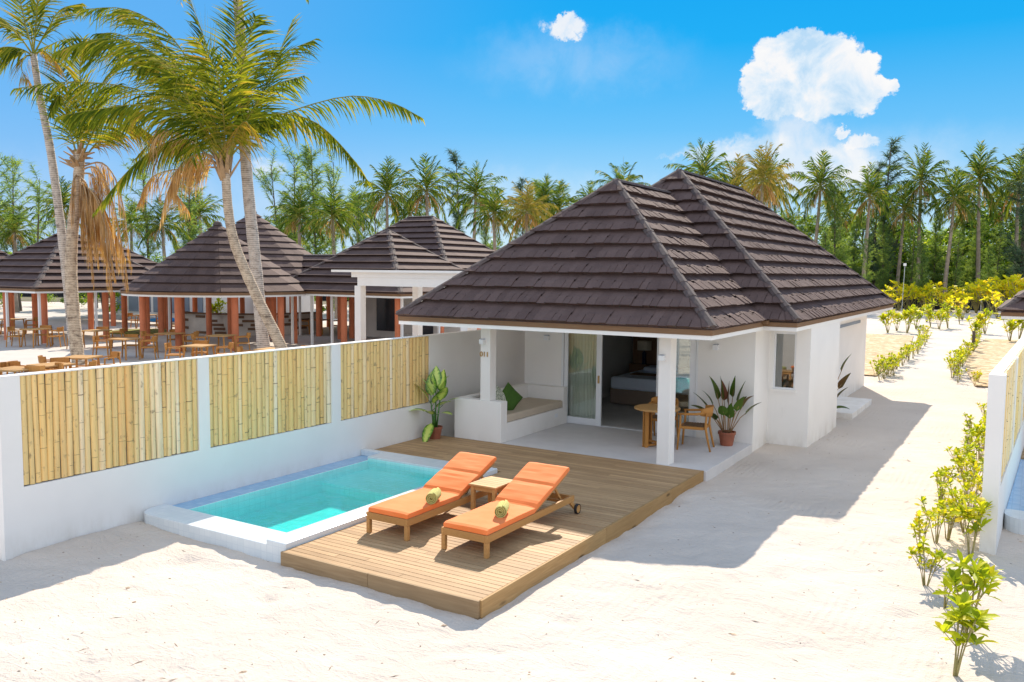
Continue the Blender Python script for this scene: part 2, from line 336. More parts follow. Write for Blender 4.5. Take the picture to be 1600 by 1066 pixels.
# ------------------------------------------------------------------ mesh builder
class MB:
    def __init__(s): s.v = []; s.f = []; s.m = []; s.uv = None
    def add(s, vs, fs, mi=0):
        o = len(s.v); s.v += [tuple(p) for p in vs]; s.f += [tuple(i + o for i in f) for f in fs]; s.m += [mi] * len(fs)
    def box(s, x0, y0, z0, x1, y1, z1, mi=0):
        s.add([(x0, y0, z0), (x1, y0, z0), (x1, y1, z0), (x0, y1, z0), (x0, y0, z1), (x1, y0, z1), (x1, y1, z1), (x0, y1, z1)],
              [(0, 3, 2, 1), (4, 5, 6, 7), (0, 1, 5, 4), (1, 2, 6, 5), (2, 3, 7, 6), (3, 0, 4, 7)], mi)
    def bar(s, a, b, w, h, up=(0, 0, 1), mi=0, w2=None, h2=None):
        a = Vector(a); b = Vector(b); d = (b - a).normalized(); u = Vector(up)
        r = d.cross(u)
        if r.length < 1e-4: r = d.cross(Vector((1, 0, 0)))
        r.normalize(); u = r.cross(d); w2 = w if w2 is None else w2; h2 = h if h2 is None else h2
        vs = []
        for p, ww, hh in ((a, w, h), (b, w2, h2)):
            for sx, sy in ((-1, -1), (1, -1), (1, 1), (-1, 1)): vs.append(p + r * sx * ww / 2 + u * sy * hh / 2)
        s.add(vs, [(0, 1, 2, 3), (7, 6, 5, 4), (0, 4, 5, 1), (1, 5, 6, 2), (2, 6, 7, 3), (3, 7, 4, 0)], mi)
    def tube(s, pts, rad, n=8, mi=0, cap=True):
        pts = [Vector(p) for p in pts]; k = len(pts)
        if not isinstance(rad, (list, tuple)): rad = [rad] * k
        vs = []; prev = None
        for i, p in enumerate(pts):
            d = (pts[min(i + 1, k - 1)] - pts[max(i - 1, 0)]).normalized()
            if prev is None:
                r = d.cross(Vector((0, 0, 1)))
                if r.length < 1e-3: r = Vector((1, 0, 0))
            else: r = prev - d * prev.dot(d)
            r.normalize(); prev = r; u = d.cross(r)
            for j in range(n):
                a = 2 * math.pi * j / n; vs.append(p + (r * math.cos(a) + u * math.sin(a)) * rad[i])
        fs = [(i * n + j, i * n + (j + 1) % n, (i + 1) * n + (j + 1) % n, (i + 1) * n + j) for i in range(k - 1) for j in range(n)]
        if cap: fs += [tuple(range(n - 1, -1, -1)), tuple(range((k - 1) * n, k * n))]
        s.add(vs, fs, mi)
    def lathe(s, prof, n=24, c=(0, 0, 0), mi=0):
        vs = []; c = Vector(c)
        for r, z in prof:
            for j in range(n): a = 2 * math.pi * j / n; vs.append(c + Vector((r * math.cos(a), r * math.sin(a), z)))
        fs = [(i * n + j, i * n + (j + 1) % n, (i + 1) * n + (j + 1) % n, (i + 1) * n + j) for i in range(len(prof) - 1) for j in range(n)]
        fs += [tuple(range(n - 1, -1, -1)), tuple(range((len(prof) - 1) * n, len(prof) * n))]
        s.add(vs, fs, mi)
    def prism(s, poly, z0, z1, mi=0):
        n = len(poly); vs = [(x, y, z0) for x, y in poly] + [(x, y, z1) for x, y in poly]
        s.add(vs, [tuple(range(n - 1, -1, -1)), tuple(range(n, 2 * n))] + [(i, (i + 1) % n, n + (i + 1) % n, n + i) for i in range(n)], mi)
    def build(s, name, mats, parent=None, world=True, smooth=False, bevel=0, wl=None):
        me = bpy.data.meshes.new(name)
        off = Vector((0, 0, 0))
        if parent is not None and world: off = WL[parent.name]
        if wl is not None: off = Vector(wl)
        me.from_pydata([(p[0] - off.x, p[1] - off.y, p[2] - off.z) for p in s.v], [], s.f)
        if not isinstance(mats, (list, tuple)): mats = [mats]
        for mm in mats: me.materials.append(mm)
        me.polygons.foreach_set('material_index', s.m)
        if smooth: me.polygons.foreach_set('use_smooth', [True] * len(s.f))
        if s.uv:
            ul = me.uv_layers.new(name='UVMap')
            for li, l in enumerate(me.loops): ul.data[li].uv = s.uv[l.vertex_index]
        me.update()
        o = bpy.data.objects.new(name, me); COL.objects.link(o)
        if parent is not None:
            o.parent = parent; WL[o.name] = WL[parent.name].copy()
        else:
            WL[o.name] = off.copy(); o.location = off
        if bevel:
            bm = o.modifiers.new('bevel', 'BEVEL'); bm.width = bevel; bm.segments = 2; bm.limit_method = 'ANGLE'
        return o
WL = {}
def thing(name, label, cat, loc=(0, 0, 0), rz=0, group=None):
    o = bpy.data.objects.new(name, None); COL.objects.link(o); o.location = loc; o.rotation_euler = (0, 0, rz)
    o.empty_display_size = .2
    WL[o.name] = Vector(loc); tag(o, label, cat, group); return o
def tag(o, label, cat, group=None):
    o['label'] = label; o['category'] = cat
    if group: o['group'] = group
    return o
def struct(o): o['kind'] = 'structure'; return o
def kids(o): return [c for c in ALLKIDS.get(o.name, [])]
ALLKIDS = {}
def copy_tree(root, loc, rz=0, label=None, scale=1, group=None):
    def cp(o, parent):
        c = o.copy(); COL.objects.link(c); c.parent = parent
        for ch in o.children: cp(ch, c)
        return c
    r = cp(root, None); r.location = loc; r.rotation_euler = (0, 0, rz); r.scale = (scale,) * 3 if not isinstance(scale, tuple) else scale
    if label: r['label'] = label
    if group: r['group'] = group
    return r
ORD = ['', 'second', 'third', 'fourth', 'fifth', 'sixth', 'seventh', 'eighth', 'ninth', 'tenth', 'eleventh', 'twelfth', 'thirteenth', 'fourteenth', 'fifteenth', 'sixteenth', 'seventeenth', 'eighteenth', 'nineteenth', 'twentieth']
def ordn(i): return ORD[i] if i < 20 else 'twenty-' + ['first', 'second', 'third', 'fourth', 'fifth', 'sixth', 'seventh', 'eighth', 'ninth'][i - 20] if i < 29 else str(i + 1) + 'th'
# ------------------------------------------------------------------ ground
rg = random.Random(5)
def axis_vals(lo, hi, a, b, step):
    out = []; v = a
    while v > lo: out.append(v); v -= max(step, (a - v) * .25 + step)
    out.append(lo); out = out[::-1][:]
    v = a + step
    while v < b: out.append(v); v += step
    while v < hi: out.append(v); v += max(step, (v - b) * .25 + step)
    out.append(hi); return sorted(set(round(x, 4) for x in out))
dents = [(rg.uniform(-11, 2.5), rg.uniform(3.5, 13), rg.uniform(.07, .16), rg.uniform(-.034, .018), rg.uniform(0, 3.1)) for _ in range(420)]
dgrid = {}
for d in dents: dgrid.setdefault((int(math.floor(d[0])), int(math.floor(d[1]))), []).append(d)
def hgt(x, y):
    if -12.5 < x < 3.5 and 2.5 < y < 21:
        if -10 < x < -4.6 and 6.9 < y < 28: return -.06
        h = .05 * noise.noise((x * .55, y * .55, 0)) + .022 * noise.noise((x * 1.9, y * 1.9, 3)) + .013 * noise.noise((x * 5.5, y * 5.5, 7))
        for i in (-1, 0, 1):
            for j in (-1, 0, 1):
                for dx, dy, r, a, t in dgrid.get((int(math.floor(x)) + i, int(math.floor(y)) + j), ()):
                    ux = (x - dx) * math.cos(t) + (y - dy) * math.sin(t); uy = -(x - dx) * math.sin(t) + (y - dy) * math.cos(t)
                    q = (ux / (r * 1.7)) ** 2 + (uy / r) ** 2
                    if q < 4: h += a * math.exp(-q * 1.5)
        e = min(x + 12.5, 3.5 - x, y - 2.5, 21 - y, 1.0)
        h *= e
        # sand drifted against the wall and the pool corner
        if x > -10: h += .05 * math.exp(-((x + 9.7) / .7) ** 2 - ((y - 6.2) / 1.1) ** 2)
        h += .025 * math.exp(-((y - 6.6) / .25) ** 2) * (1 if x < -7 else .4)
        return h
    return 0.0
def build_ground():
    xs = axis_vals(-600, 600, -12.5, 3.5, .075); ys = axis_vals(-60, 900, 2.5, 21, .075)
    nx, ny = len(xs), len(ys)
    vs = [(x, y, hgt(x, y)) for y in ys for x in xs]
    fs = []
    for j in range(ny - 1):
        for i in range(nx - 1):
            xm, ym = (xs[i] + xs[i + 1]) / 2, (ys[j] + ys[j + 1]) / 2
            if -9.9 < xm < -7.3 and 6.92 < ym < 11.2: continue
            fs.append((j * nx + i, j * nx + i + 1, (j + 1) * nx + i + 1, (j + 1) * nx + i))
    b = MB(); b.add(vs, fs); o = b.build('sand_ground', M['sand'], smooth=True); struct(o)
build_ground()
def debris():
    rnd = random.Random(12); b = MB()
    for k in range(900):
        y = 3.4 + 16 * rnd.random() ** 1.6; x = rnd.uniform(-9.6, 1.5)
        if -10 < x < -4.3 and y > 6.5: continue
        z = hgt(x, y) + .002; a = rnd.uniform(0, 6.28); L = rnd.choice((.008, .010, .014, .02, .06)) * rnd.uniform(.6, 1.3); w = L * rnd.uniform(.3, .7) if L < .05 else .005; h = rnd.uniform(.003, .008)
        dx, dy = math.cos(a) * L, math.sin(a) * L; px, py = -math.sin(a) * w, math.cos(a) * w
        b.add([(x - dx, y - dy, z - .003), (x + px, y + py, z), (x + dx, y + dy, z - .003), (x - px, y - py, z), (x, y, z + h)], [(0, 3, 4), (3, 2, 4), (2, 1, 4), (1, 0, 4)])
    o = b.build('twigs_and_coral_bits', M['bits']); o['kind'] = 'stuff'; o['label'] = 'tiny twigs, husk and coral bits scattered on the sand'; o['category'] = 'debris'
M['bits'] = simple('twigs_and_husk', (.40, .29, .20), .9, .5, 7, 0)
debris()
# planted strips of dry mulch on both sides of the path, forest floor, terrace
def sheet(name, mat, poly, z, lab=None):
    b = MB(); b.prism(poly, z - .02, z); return struct(b.build(name, mat))
sheet('planting_bed', M['mulch'], [(-5.0, 30.5), (-4.35, 30.5), (-4.7, 42), (-5.6, 52), (-13, 52), (-13, 30.5)], .05)
sheet('planting_bed', M['mulch'], [(-1.4, 29.5), (.6, 29.5), (1.2, 52), (-2.1, 52), (-2.3, 40), (-1.9, 34)], .05)
sheet('forest_floor', M['litter'], [(-400, 97), (400, 97), (400, 500), (-400, 500)], .06)
sheet('forest_floor', M['litter'], [(-70, 52), (-100, 40), (-400, 60), (-400, 97), (-40, 97), (-40, 60)], .05)
sheet('terrace_floor', M['paving'], [(-60, 8), (-14, 8), (-14, 34), (-22, 60), (-70, 60)], .06)

# ------------------------------------------------------------------ pool
PZ = .21
pool = thing('plunge_pool', 'small turquoise plunge pool with pale tiled rim between the bamboo wall and the deck', 'swimming pool', (-8.6, 9, 0))
b = MB()
# body: rounded front left corner, walls built as pieces butted round the basin
X0, X1, XL, XR = -9.995, -7.205, -9.5, -7.52; Y0, Y1, YF, YB = 6.8, 11.35, 7.25, 10.86
arc = [(X0 + .28 - .28 * math.sin(a), Y0 + .28 - .28 * math.cos(a)) for a in [math.pi / 2 * k / 6 for k in range(7)]]   # from bottom to left side
b.prism(arc[::-1] + [(X1 - .0, Y0), (X1, YF), (X0, YF)], -.3, PZ - .025)
b.prism([(XL - .02, YF), (XL - .02, Y1), (X0, Y1), (X0, YF)][::-1], -.3, PZ - .075, 1)
b.prism([(XL - .02, YF), (XL, YF), (XL, YB), (XL - .02, YB)], -.9, PZ - .03, 0)
b.build('pool_wall', [M['coping'], M['gutter']], pool, bevel=.008)
b = MB(); b.box(XR, Y0 - .003, -.3, X1 + .003, Y1, PZ + .035); b.build('coping', M['coping'], pool, bevel=.012)
b = MB(); b.box(XL - .02, YB, -.9, XR, Y1, PZ + .03)
b.box(X0, Y1 - .12, PZ - .075, XL - .02, Y1, PZ + .03); b.build('coping', M['coping'], pool, bevel=.01)
LZ = .03
b = MB()
b.box(XL, YF, -.2, XR, YB, -.13)                     # floor
b.box(XL - .0, YF - .03, -.13, XR, YF + .001, PZ - .028); b.box(XL + .001, 9.75, -.13, XR - .001, YB, LZ)
b.box(XR - .001, YF, -.13, XR + .02, YB, PZ); b.box(XL, YB - .003, LZ, XR, YB + .02, PZ)
b.box(XL - .001, YF, -.13, XL + .004, YB, PZ - .03)
b.build('basin', M['basin'], pool)
b = MB(); b.box(XR - .32, 10.15, LZ, XR - .04, 10.55, LZ + .06); b.build('seat_ledge', M['basin'], pool)
for (x, y, z) in ((-8.4, 9.2, -.755),):
    c = MB(); c.lathe([(.11, 0), (.11, .008), (.05, .010)], 20, (x - .6, y - .2, z)); c.build('drain_cover', M['upvc'], pool)
for k in range(2):
    c = MB(); c.lathe([(.07, 0), (.07, .006)], 14, (-7.72 - .02, 10.0 + .42 * k, LZ + .004)); c.build('water_jet', M['metal'], pool)
b = MB(); WZ = PZ - .04
b.add([(XL + .005, YF + .002, -.125), (XR - .003, YF + .002, -.125), (XR - .003, YB - .004, -.125), (XL + .005, YB - .004, -.125), (XL + .005, YF + .002, WZ), (XR - .003, YF + .002, WZ), (XR - .003, YB - .004, WZ), (XL + .005, YB - .004, WZ)],
      [(0, 3, 2, 1), (4, 5, 6, 7), (0, 1, 5, 4), (1, 2, 6, 5), (2, 3, 7, 6), (3, 0, 4, 7)])
o = b.build('pool_water', M['water'], wl=(-8.5, 9, 0)); struct(o)

# ------------------------------------------------------------------ deck
deck = thing('timber_deck', 'weathered timber deck with a thick front edge board between pool and patio', 'deck', (-6, 10, 0))
DZ = .175
b = MB(); y = 6.745; rd = random.Random(3)
while y < 13.33:
    w = .092; y1 = min(y + w - .009, 13.33)
    xl = -7.19 if y < 11.36 else -9.99
    # boards butt end to end
    cuts = [xl] + sorted(rd.uniform(xl + .6, -4.9) for _ in range(1 if xl > -8 else 2)) + [-4.49]
    for a, c in zip(cuts, cuts[1:]):
        dz = rd.uniform(-.0015, .0015)
        b.box(a + .0015, y, DZ - .028, c - .0015, y1, DZ + dz)
    y += w
b.build('deck_boards', M['deck'], deck)
b = MB(); b.box(-7.2, 6.765, -.1, -4.5, 13.33, DZ - .034); b.box(-9.99, 11.36, -.1, -7.2, 13.33, DZ - .034); b.build('substructure', M['bark_dark'], deck)
b = MB(); b.box(-7.2, 6.72, -.12, -5.9, 6.755, DZ + .002); b.box(-5.896, 6.72, -.12, -4.478, 6.755, DZ + .002); b.build('front_edge_board', M['fascia_w'], deck, bevel=.004)
b = MB(); b.box(-4.488, 6.757, -.12, -4.478 + .02, 9.6, DZ + .002); b.box(-4.488, 9.604, -.12, -4.478 + .02, 11.9, DZ + .002); b.box(-4.488, 11.904, -.12, -4.478 + .02, 13.33, DZ + .002); b.build('side_edge_board', M['fascia_w2'], deck, bevel=.004)

# ------------------------------------------------------------------ garden walls with bamboo
def bamboo_panel(b, j, x, y0, y1, z0, z1, side, rnd, pitch=.088):
    y = y0
    while y < y1 - .03:
        w = min(pitch * rnd.uniform(.7, 1.3), y1 - y); r = w / 2; yc = y + r
        tilt = rnd.uniform(-.008, .008); zz = z0 + rnd.uniform(0, .012); nodes = [zz]
        q = zz + rnd.uniform(.1, .4)
        while q < z1 - .05: nodes.append(q); q += rnd.uniform(.28, .42)
        nodes.append(z1)
        n = 7
        # each culm is one continuous half tube, slightly swollen at the joints
        prof = []
        for k in range(len(nodes) - 1):
            a, c = nodes[k], nodes[k + 1]
            prof += [(a, 1.03), (min(a + .02, c), .985), (c - .02, .985)]
        prof.append((nodes[-1], 1.03))
        vs = []
        for (pz, sc_) in prof:
            t = (pz - z0) / (z1 - z0)
            for i in range(n):
                a = math.pi * i / (n - 1)
                vs.append((x + side * math.sin(a) * r * .62 * sc_, yc + tilt * (t - .5) * 2 - math.cos(a) * r * sc_ * .95, pz))
        fs = [(k * n + i, (k + 1) * n + i, (k + 1) * n + i + 1, k * n + i + 1) for k in range(len(prof) - 1) for i in range(n - 1)]
        fs.append(tuple(range(len(vs) - n, len(vs)))); b.add(vs, fs)
        for q in nodes[1:-1]:
            if rnd.random() < .5:
                h = rnd.choice((.003, .004, .004, .009)); vs = []
                for zc in (q - h / 2, q + h / 2):
                    for i in range(n):
                        a = math.pi * i / (n - 1)
                        vs.append((x + side * math.sin(a) * r * .66 * 1.03, yc - math.cos(a) * r * 1.03, zc))
                j.add(vs, [(i, n + i, n + i + 1, i + 1) for i in range(n - 1)])
        y += w
fw_ = thing('garden_wall', 'long white garden wall with three bamboo panels beside the pool', 'wall', (-10.07, 9, 0))
FZ = 2.145; rb = random.Random(11)
b = MB()
b.box(-10.15, 5.13, -.3, -10.0, 17.2, .82)
for a, c in ((5.13, 5.37), (7.84, 8.03), (10.52, 10.74), (13.24, 17.2)): b.box(-10.15, a, .82, -10.0, c, FZ - .014)
b.box(-10.15, 5.37, .82, -10.036, 7.84, FZ - .014); b.box(-10.15, 8.03, .82, -10.036, 10.52, FZ - .014); b.box(-10.15, 10.74, .82, -10.036, 13.24, FZ - .014)
b.box(-10.15, 5.13, FZ - .014, -10.0, 17.2, FZ)
b.build('wall', M['plaster'], fw_)
b = MB()
for a, c in ((5.372, 7.838), (8.032, 10.518), (10.742, 13.238)): b.box(-10.0358, a, .822, -10.033, c, FZ - .016)
b.build('panel_backing', M['bark_dark'], fw_)
for a, c in ((5.37, 7.84), (8.03, 10.52), (10.74, 13.24)):
    b = MB(); j = MB(); bamboo_panel(b, j, -10.034, a, c, .825, FZ - .0142, 1, rb)
    p = b.build('bamboo_panel', M['bamboo'], fw_, smooth=True); j.build('joint_ring', M['bamboo_dark'], p)
nw = thing('garden_wall', 'white wall with bamboo panels seen almost end on at the right edge', 'wall', (-.40, 11.85, 0)); nw.rotation_euler = (0, 0, -R(1.9))
NZ = 2.2; b = MB(); ys_ = [11.85, 12.1, 14.5, 14.7, 17.1, 17.3, 19.7, 19.9, 22.3, 22.5]
b.box(-.42, 11.85, -.3, -.24, 22.5, .78)
for k in range(0, 10, 2): b.box(-.42, ys_[k], .78, -.24, ys_[k + 1], NZ)
for k in range(1, 9, 2):
    b.box(-.42, ys_[k], .78, -.285, ys_[k + 1], NZ - .0)
b.build('wall', M['plaster'], nw)
for k in range(1, 9, 2):
    b = MB(); j = MB(); bamboo_panel(b, j, -.283, ys_[k], ys_[k + 1], .785, NZ - .01, 1, rb)
    p = b.build('bamboo_panel', M['bamboo'], nw, smooth=True); j.build('joint_ring', M['bamboo_dark'], p)
# neighbour's pool and deck
np_ = thing('plunge_pool', 'corner of a blue tiled pool behind the wall at the right edge', 'swimming pool', (-.40, 11.85, 0)); np_.rotation_euler = (0, 0, -R(1.9))
b = MB(); arc = [(-.235 + .28 - .28 * math.sin(a), 12.9 + .28 - .28 * math.cos(a)) for a in [math.pi / 2 * k / 6 for k in range(7)]]
b.prism(arc[::-1] + [(3, 12.9), (3, 13.4), (-.235, 13.4)], -.1, .2); b.prism([(-.235, 13.4), (.25, 13.4), (.25, 17.5), (-.235, 17.5)], -.1, .15, 1)
b.prism([(.25, 17.0), (3, 17.0), (3, 17.5), (.25, 17.5)], -.1, .2); b.build('pool_wall', [M['coping'], M['gutter']], np_)
b = MB(); b.prism([(.25, 13.4), (3, 13.4), (3, 17), (.25, 17)], -.1, .12); b.build('basin', M['basin'], np_)
nd = MB()
for k in range(50): nd.box(-.235, 17.52 + k * .095, .1, 4, 17.52 + k * .095 + .088, .18)
o = nd.build('timber_deck', M['deck'], wl=(-.40, 11.85, 0)); o.rotation_euler = (0, 0, -R(1.9)); tag(o, 'strip of timber deck behind the wall at the right edge', 'deck')

# ------------------------------------------------------------------ roofs
def roof_face(b, A, B, C, D, rows, tw, rnd, lip=.095, fine=True, kick=1.0):
    A, B, C, D = map(Vector, (A, B, C, D)); u = (B - A).normalized(); nrm = (B - A).cross((D if (D - A).length > .01 else C) - A).normalized()
    if nrm.z < 0: nrm = -nrm
    v = nrm.cross(u).normalized()
    if v.z < 0: v = -v
    W = (B - A).length; Hh = (D - A).dot(v); Du = (D - A).dot(u); Cu = (C - A).dot(u); Ch = (C - A).dot(v)
    Lf = lambda t: Du * t / Hh
    Rf = lambda t: W + (Cu - W) * t / Ch
    step = Hh / rows
    def P(uu, vv, h): return A + u * uu + v * vv + nrm * h
    # thin base under the tiles
    b.add([A, B, C, D] if (C - D).length > .01 else [A, B, C], [(0, 1, 2, 3)] if (C - D).length > .01 else [(0, 1, 2)])
    for k in range(rows):
        v0, v1 = k * step - (.03 if k == 0 else 0), (k + 1) * step
        la, ra, lb, rb_ = Lf(max(v0, 0)), Rf(max(v0, 0)), Lf(v1), Rf(v1)
        uu = min(la, lb) - rnd.uniform(0, tw); end = max(ra, rb_)
        while uu < end:
            w = tw * (rnd.choice((.8, 1.0, 1.0, 1.3)) if fine else 1); u1 = uu + w
            a0, a1 = max(uu, la), min(u1, ra); t0, t1 = max(uu, lb), min(u1, rb_)
            if a1 > a0 or t1 > t0:
                if t1 <= t0: t0 = t1 = min(max((t0 + t1) / 2, lb), rb_) if rb_ > lb else (lb + rb_) / 2
                if a1 <= a0: a0 = a1 = min(max((a0 + a1) / 2, la), ra)
                vb = v0 - (rnd.choice((0, 0, .007)) if fine else 0)
                hb = lip * (rnd.choice((.88, 1.0, 1.06)) if fine else 1); ht = .006
                if fine:
                    # lower butt sits level, upper part dips: gives the shake profile
                    vm = v0 + step * rnd.choice((.45, .5, .58)); hm = hb * .62
                    f = (vm - v0) / (v1 - v0); m0 = a0 + (t0 - a0) * f; m1 = a1 + (t1 - a1) * f
                    g = .004
                    vs = [P(a0 + g, vb + .05, 0), P(a1 - g, vb + .05, 0), P(a0 + g, vb, hb), P(a1 - g, vb, hb), P(m0 + g, vm, hm + .012), P(m1 - g, vm, hm + .012), P(m0, vm + .012, hm - .006), P(m1, vm + .012, hm - .006), P(t0, v1 + .01, ht), P(t1, v1 + .01, ht)]
                    b.add(vs, [(0, 1, 3, 2), (2, 3, 5, 4), (4, 5, 7, 6), (6, 7, 9, 8), (0, 2, 4), (1, 5, 3)])
                else:
                    vs = [P(a0, vb + .09, 0), P(a1, vb + .09, 0), P(a0, vb, hb * 1.3), P(a1, vb, hb * 1.3), P(t0, v1 + .01, ht), P(t1, v1 + .01, ht)]
                    b.add(vs, [(0, 1, 3, 2), (2, 3, 5, 4)])
            uu = u1
def cap_run(b, a, c, w=.11, h=.07, seg=.42, rnd=None):
    a, c = Vector(a), Vector(c); L = (c - a).length; n = max(1, round(L / seg)); d = (c - a) / n; dd = d.normalized()
    side = dd.cross(Vector((0, 0, 1))).normalized(); up = side.cross(dd)
    for k in range(n):
        p, q = a + d * k, a + d * (k + 1) + dd * .04
        vs = []
        for pt, s_ in ((p, 1.12), (q, 1.0)):
            for t in range(5):
                an = math.pi * t / 4; vs.append(pt + side * math.cos(an) * w * s_ + up * (math.sin(an) * h * s_))
        b.add(vs, [(t, t + 1, 5 + t + 1, 5 + t) for t in range(4)] + [(4, 3, 2, 1, 0), (5, 6, 7, 8, 9)])
def hip_roof(parent, x0, y0, x1, y1, ze, pitch, rows, tw, rnd, fine=True, axis='Y', cut_back=None, capw=.085, cut_left=None):
    """axis-aligned hip roof; returns apex points. cut_back: plain gable end at that Y instead of the back hip"""
    hw = (x1 - x0) / 2 if axis == 'Y' else (y1 - y0) / 2; zt = ze + hw * pitch; b = MB(); c = MB()
    if axis == 'Y':
        xm = (x0 + x1) / 2; F = (xm, y0 + hw, zt); Bk = (xm, (y1 - hw) if not cut_back else cut_back, zt)
        yb = y1 if not cut_back else cut_back
        if Bk[1] < F[1]: Bk = F
        roof_face(b, (x0, y0, ze), (x1, y0, ze), F, F, rows, tw, rnd, fine=fine)
        roof_face(b, (x1, y0, ze), (x1, yb, ze), Bk, F, rows, tw, rnd, fine=fine)
        roof_face(b, (x0, yb, ze), (x0, y0, ze), F, Bk, rows, tw, rnd, fine=fine)
        if not cut_back: roof_face(b, (x1, y1, ze), (x0, y1, ze), Bk, Bk, rows, tw, rnd, fine=fine)
        cap_run(c, (x0, y0, ze + .02), F, capw); cap_run(c, (x1, y0, ze + .02), F, capw)
        if Bk != F: cap_run(c, F, Bk, capw)
        if not cut_back: cap_run(c, (x1, y1, ze + .02), Bk, capw); cap_run(c, (x0, y1, ze + .02), Bk, capw)
    else:
        ym = (y0 + y1) / 2; F = (x1 - hw, ym, zt); Bk = (x0 + hw, ym, zt)
        if cut_left is not None: Bk = (x0, ym, zt)
        roof_face(b, (x0, y0, ze), (x1, y0, ze), F, Bk, rows, tw, rnd, fine=fine)
        roof_face(b, (x1, y1, ze), (x0, y1, ze), Bk, F, rows, tw, rnd, fine=fine)
        roof_face(b, (x1, y0, ze), (x1, y1, ze), F, F, rows, tw, rnd, fine=fine)
        if cut_left is None: roof_face(b, (x0, y1, ze), (x0, y0, ze), Bk, Bk, rows, tw, rnd, fine=fine)
        cap_run(c, (x1, y0, ze + .02), F, capw); cap_run(c, (x1, y1, ze + .02), F, capw); cap_run(c, Bk, F, capw)
        if cut_left is None: cap_run(c, (x0, y0, ze + .02), Bk, capw); cap_run(c, (x0, y1, ze + .02), Bk, capw)
    o = b.build('roof', M['roof'], parent); c.build('ridge_cap', M['cap'], o); return o
def eave_band(parent, x0, y0, x1, y1, ze, tw=.09, ww=.07, mat=True, soffit=True):
    b = MB(); t = .03; zb = ze - tw
    b.box(x0, y0, zb, x1, y0 + t, ze); b.box(x0, y1 - t, zb, x1, y1, ze); b.box(x0, y0 + t, zb, x0 + t, y1 - t, ze); b.box(x1 - t, y0 + t, zb, x1, y1 - t, ze)
    b.build('eave_board', M['eave'], parent)
    b = MB(); b.box(x0 + .012, y0 + .012, zb - ww, x1 - .012, y1 - .012, zb - .002); b.build('soffit', M['soffit'], parent)

villa = thing('pool_villa', 'white single storey villa with brown shingle hip roofs and an open patio', 'villa', (-7, 14, 0))
rr = random.Random(21); EZ = 2.52
hip_roof(villa, -10.42, 12.78, -4.2, 18.95, EZ, .868, 10, .16, rr, cut_back=19.3)
hip_roof(villa, -11.0, 15.7, -3.6, 28.0, EZ + .01, .88, 12, .16, rr)
# eave boards and soffits of the two wings (an L that steps at the front right)
b = MB(); t = .03; z0, z1 = EZ - .085, EZ
b.box(-10.42, 12.78, z0, -4.2, 12.81, z1); b.box(-10.42, 12.81, z0, -10.39, 15.7, z1); b.box(-4.23, 12.81, z0, -4.2, 15.7, z1)
b.box(-11.0, 15.7, z0 + .004, -10.42, 15.73, z1); b.box(-4.2, 15.7, z0 + .004, -3.6, 15.73, z1); b.box(-3.63, 15.73, z0 + .004, -3.6, 28, z1); b.box(-11, 15.73, z0 + .004, -10.97, 28, z1)
b.box(-4.215, 15.55, EZ - .03, -4.1, 15.72, EZ + .03)
b.build('eave_board', M['eave'], villa)
b = MB(); b.box(-10.405, 12.795, EZ - .155, -4.215, 15.72, EZ - .088); b.box(-10.98, 15.72, EZ - .155, -3.615, 27.98, EZ - .084); b.build('soffit', M['soffit'], villa)
WT = EZ - .157       # wall top
# floor slab / plinth
b = MB(); b.box(-9.47, 13.335, -.1, -4.42, 15.99, .17); b.build('patio_floor', M['floor'], villa, bevel=.006)
b = MB(); b.box(-9.3, 16.151, -.1, -4.57, 21.99, .178); b.box(-4.57, 17.16, -.1, -3.78, 19.8, .178); b.build('room_floor', M['room_floor'], villa)
b = MB()
b.box(-9.47, 16, -.1, -8.56, 16.15, WT); b.box(-5.53, 16, -.1, -4.42, 16.15, WT); b.box(-8.56, 16, 2.27, -5.53, 16.15, WT)
b.box(-4.57, 16.15, -.1, -4.42, 17.0, WT)
b.box(-4.57, 17.0, -.1, -3.63, 17.15, 1.13); b.box(-4.57, 17.0, 2.26, -3.63, 17.15, WT); b.box(-4.57, 17.0, 1.13, -4.33, 17.15, 2.26); b.box(-3.9, 17.0, 1.13, -3.63, 17.15, 2.26)
b.box(-3.78, 17.15, -.1, -3.63, 19.86, WT); b.box(-4.45, 19.71, -.1, -3.78, 19.86, WT)
b.box(-4.45, 19.86, -.1, -4.3, 27.7, WT); b.box(-9.47, 16.15, -.1, -9.32, 27.7, WT); b.box(-9.32, 27.55, -.1, -4.45, 27.7, WT)
b.build('wall', M['plaster'], villa)
# inner linings of the bedroom, butted inside the outer walls
b = MB(); b.box(-9.318, 22.0, .178, -4.46, 22.12, WT); b.box(-9.318, 16.155, .18, -9.30, 21.99, WT); b.box(-4.6, 19.9, .18, -4.58, 21.99, WT); b.box(-9.29, 16.16, WT - .03, -4.6, 21.99, WT - .003)
b.build('room_lining', M['room'], villa)
b = MB(); b.box(-4.44, 22, 2.0, -4.28, 26.5, 2.08); b.build('awning_slot', M['greyblue'], villa)
for (x, nm) in ((-8.885, 0), (-5.31, 1)):
    b = MB()
    if nm == 0: b.box(x, 13.36, .951, x + .215, 13.58, WT)
    else: b.box(x, 13.38, .171, x + .22, 13.63, WT)
    cl = b.build('column', M['plaster'], villa, bevel=.006)
    zl = 2.12 if nm == 0 else 2.03
    l = MB(); yl = 13.36 if nm == 0 else 13.38; l.box(x + .03, yl - .10, zl - .09, x + .12, yl - .001, zl); w = l.build('wall_lamp', M['upvc'], cl, bevel=.004)
    l = MB(); l.box(x + .035, yl - .095, zl, x + .115, yl - .01, zl + .006); l.build('lamp_slot', M['greyblue'], w)
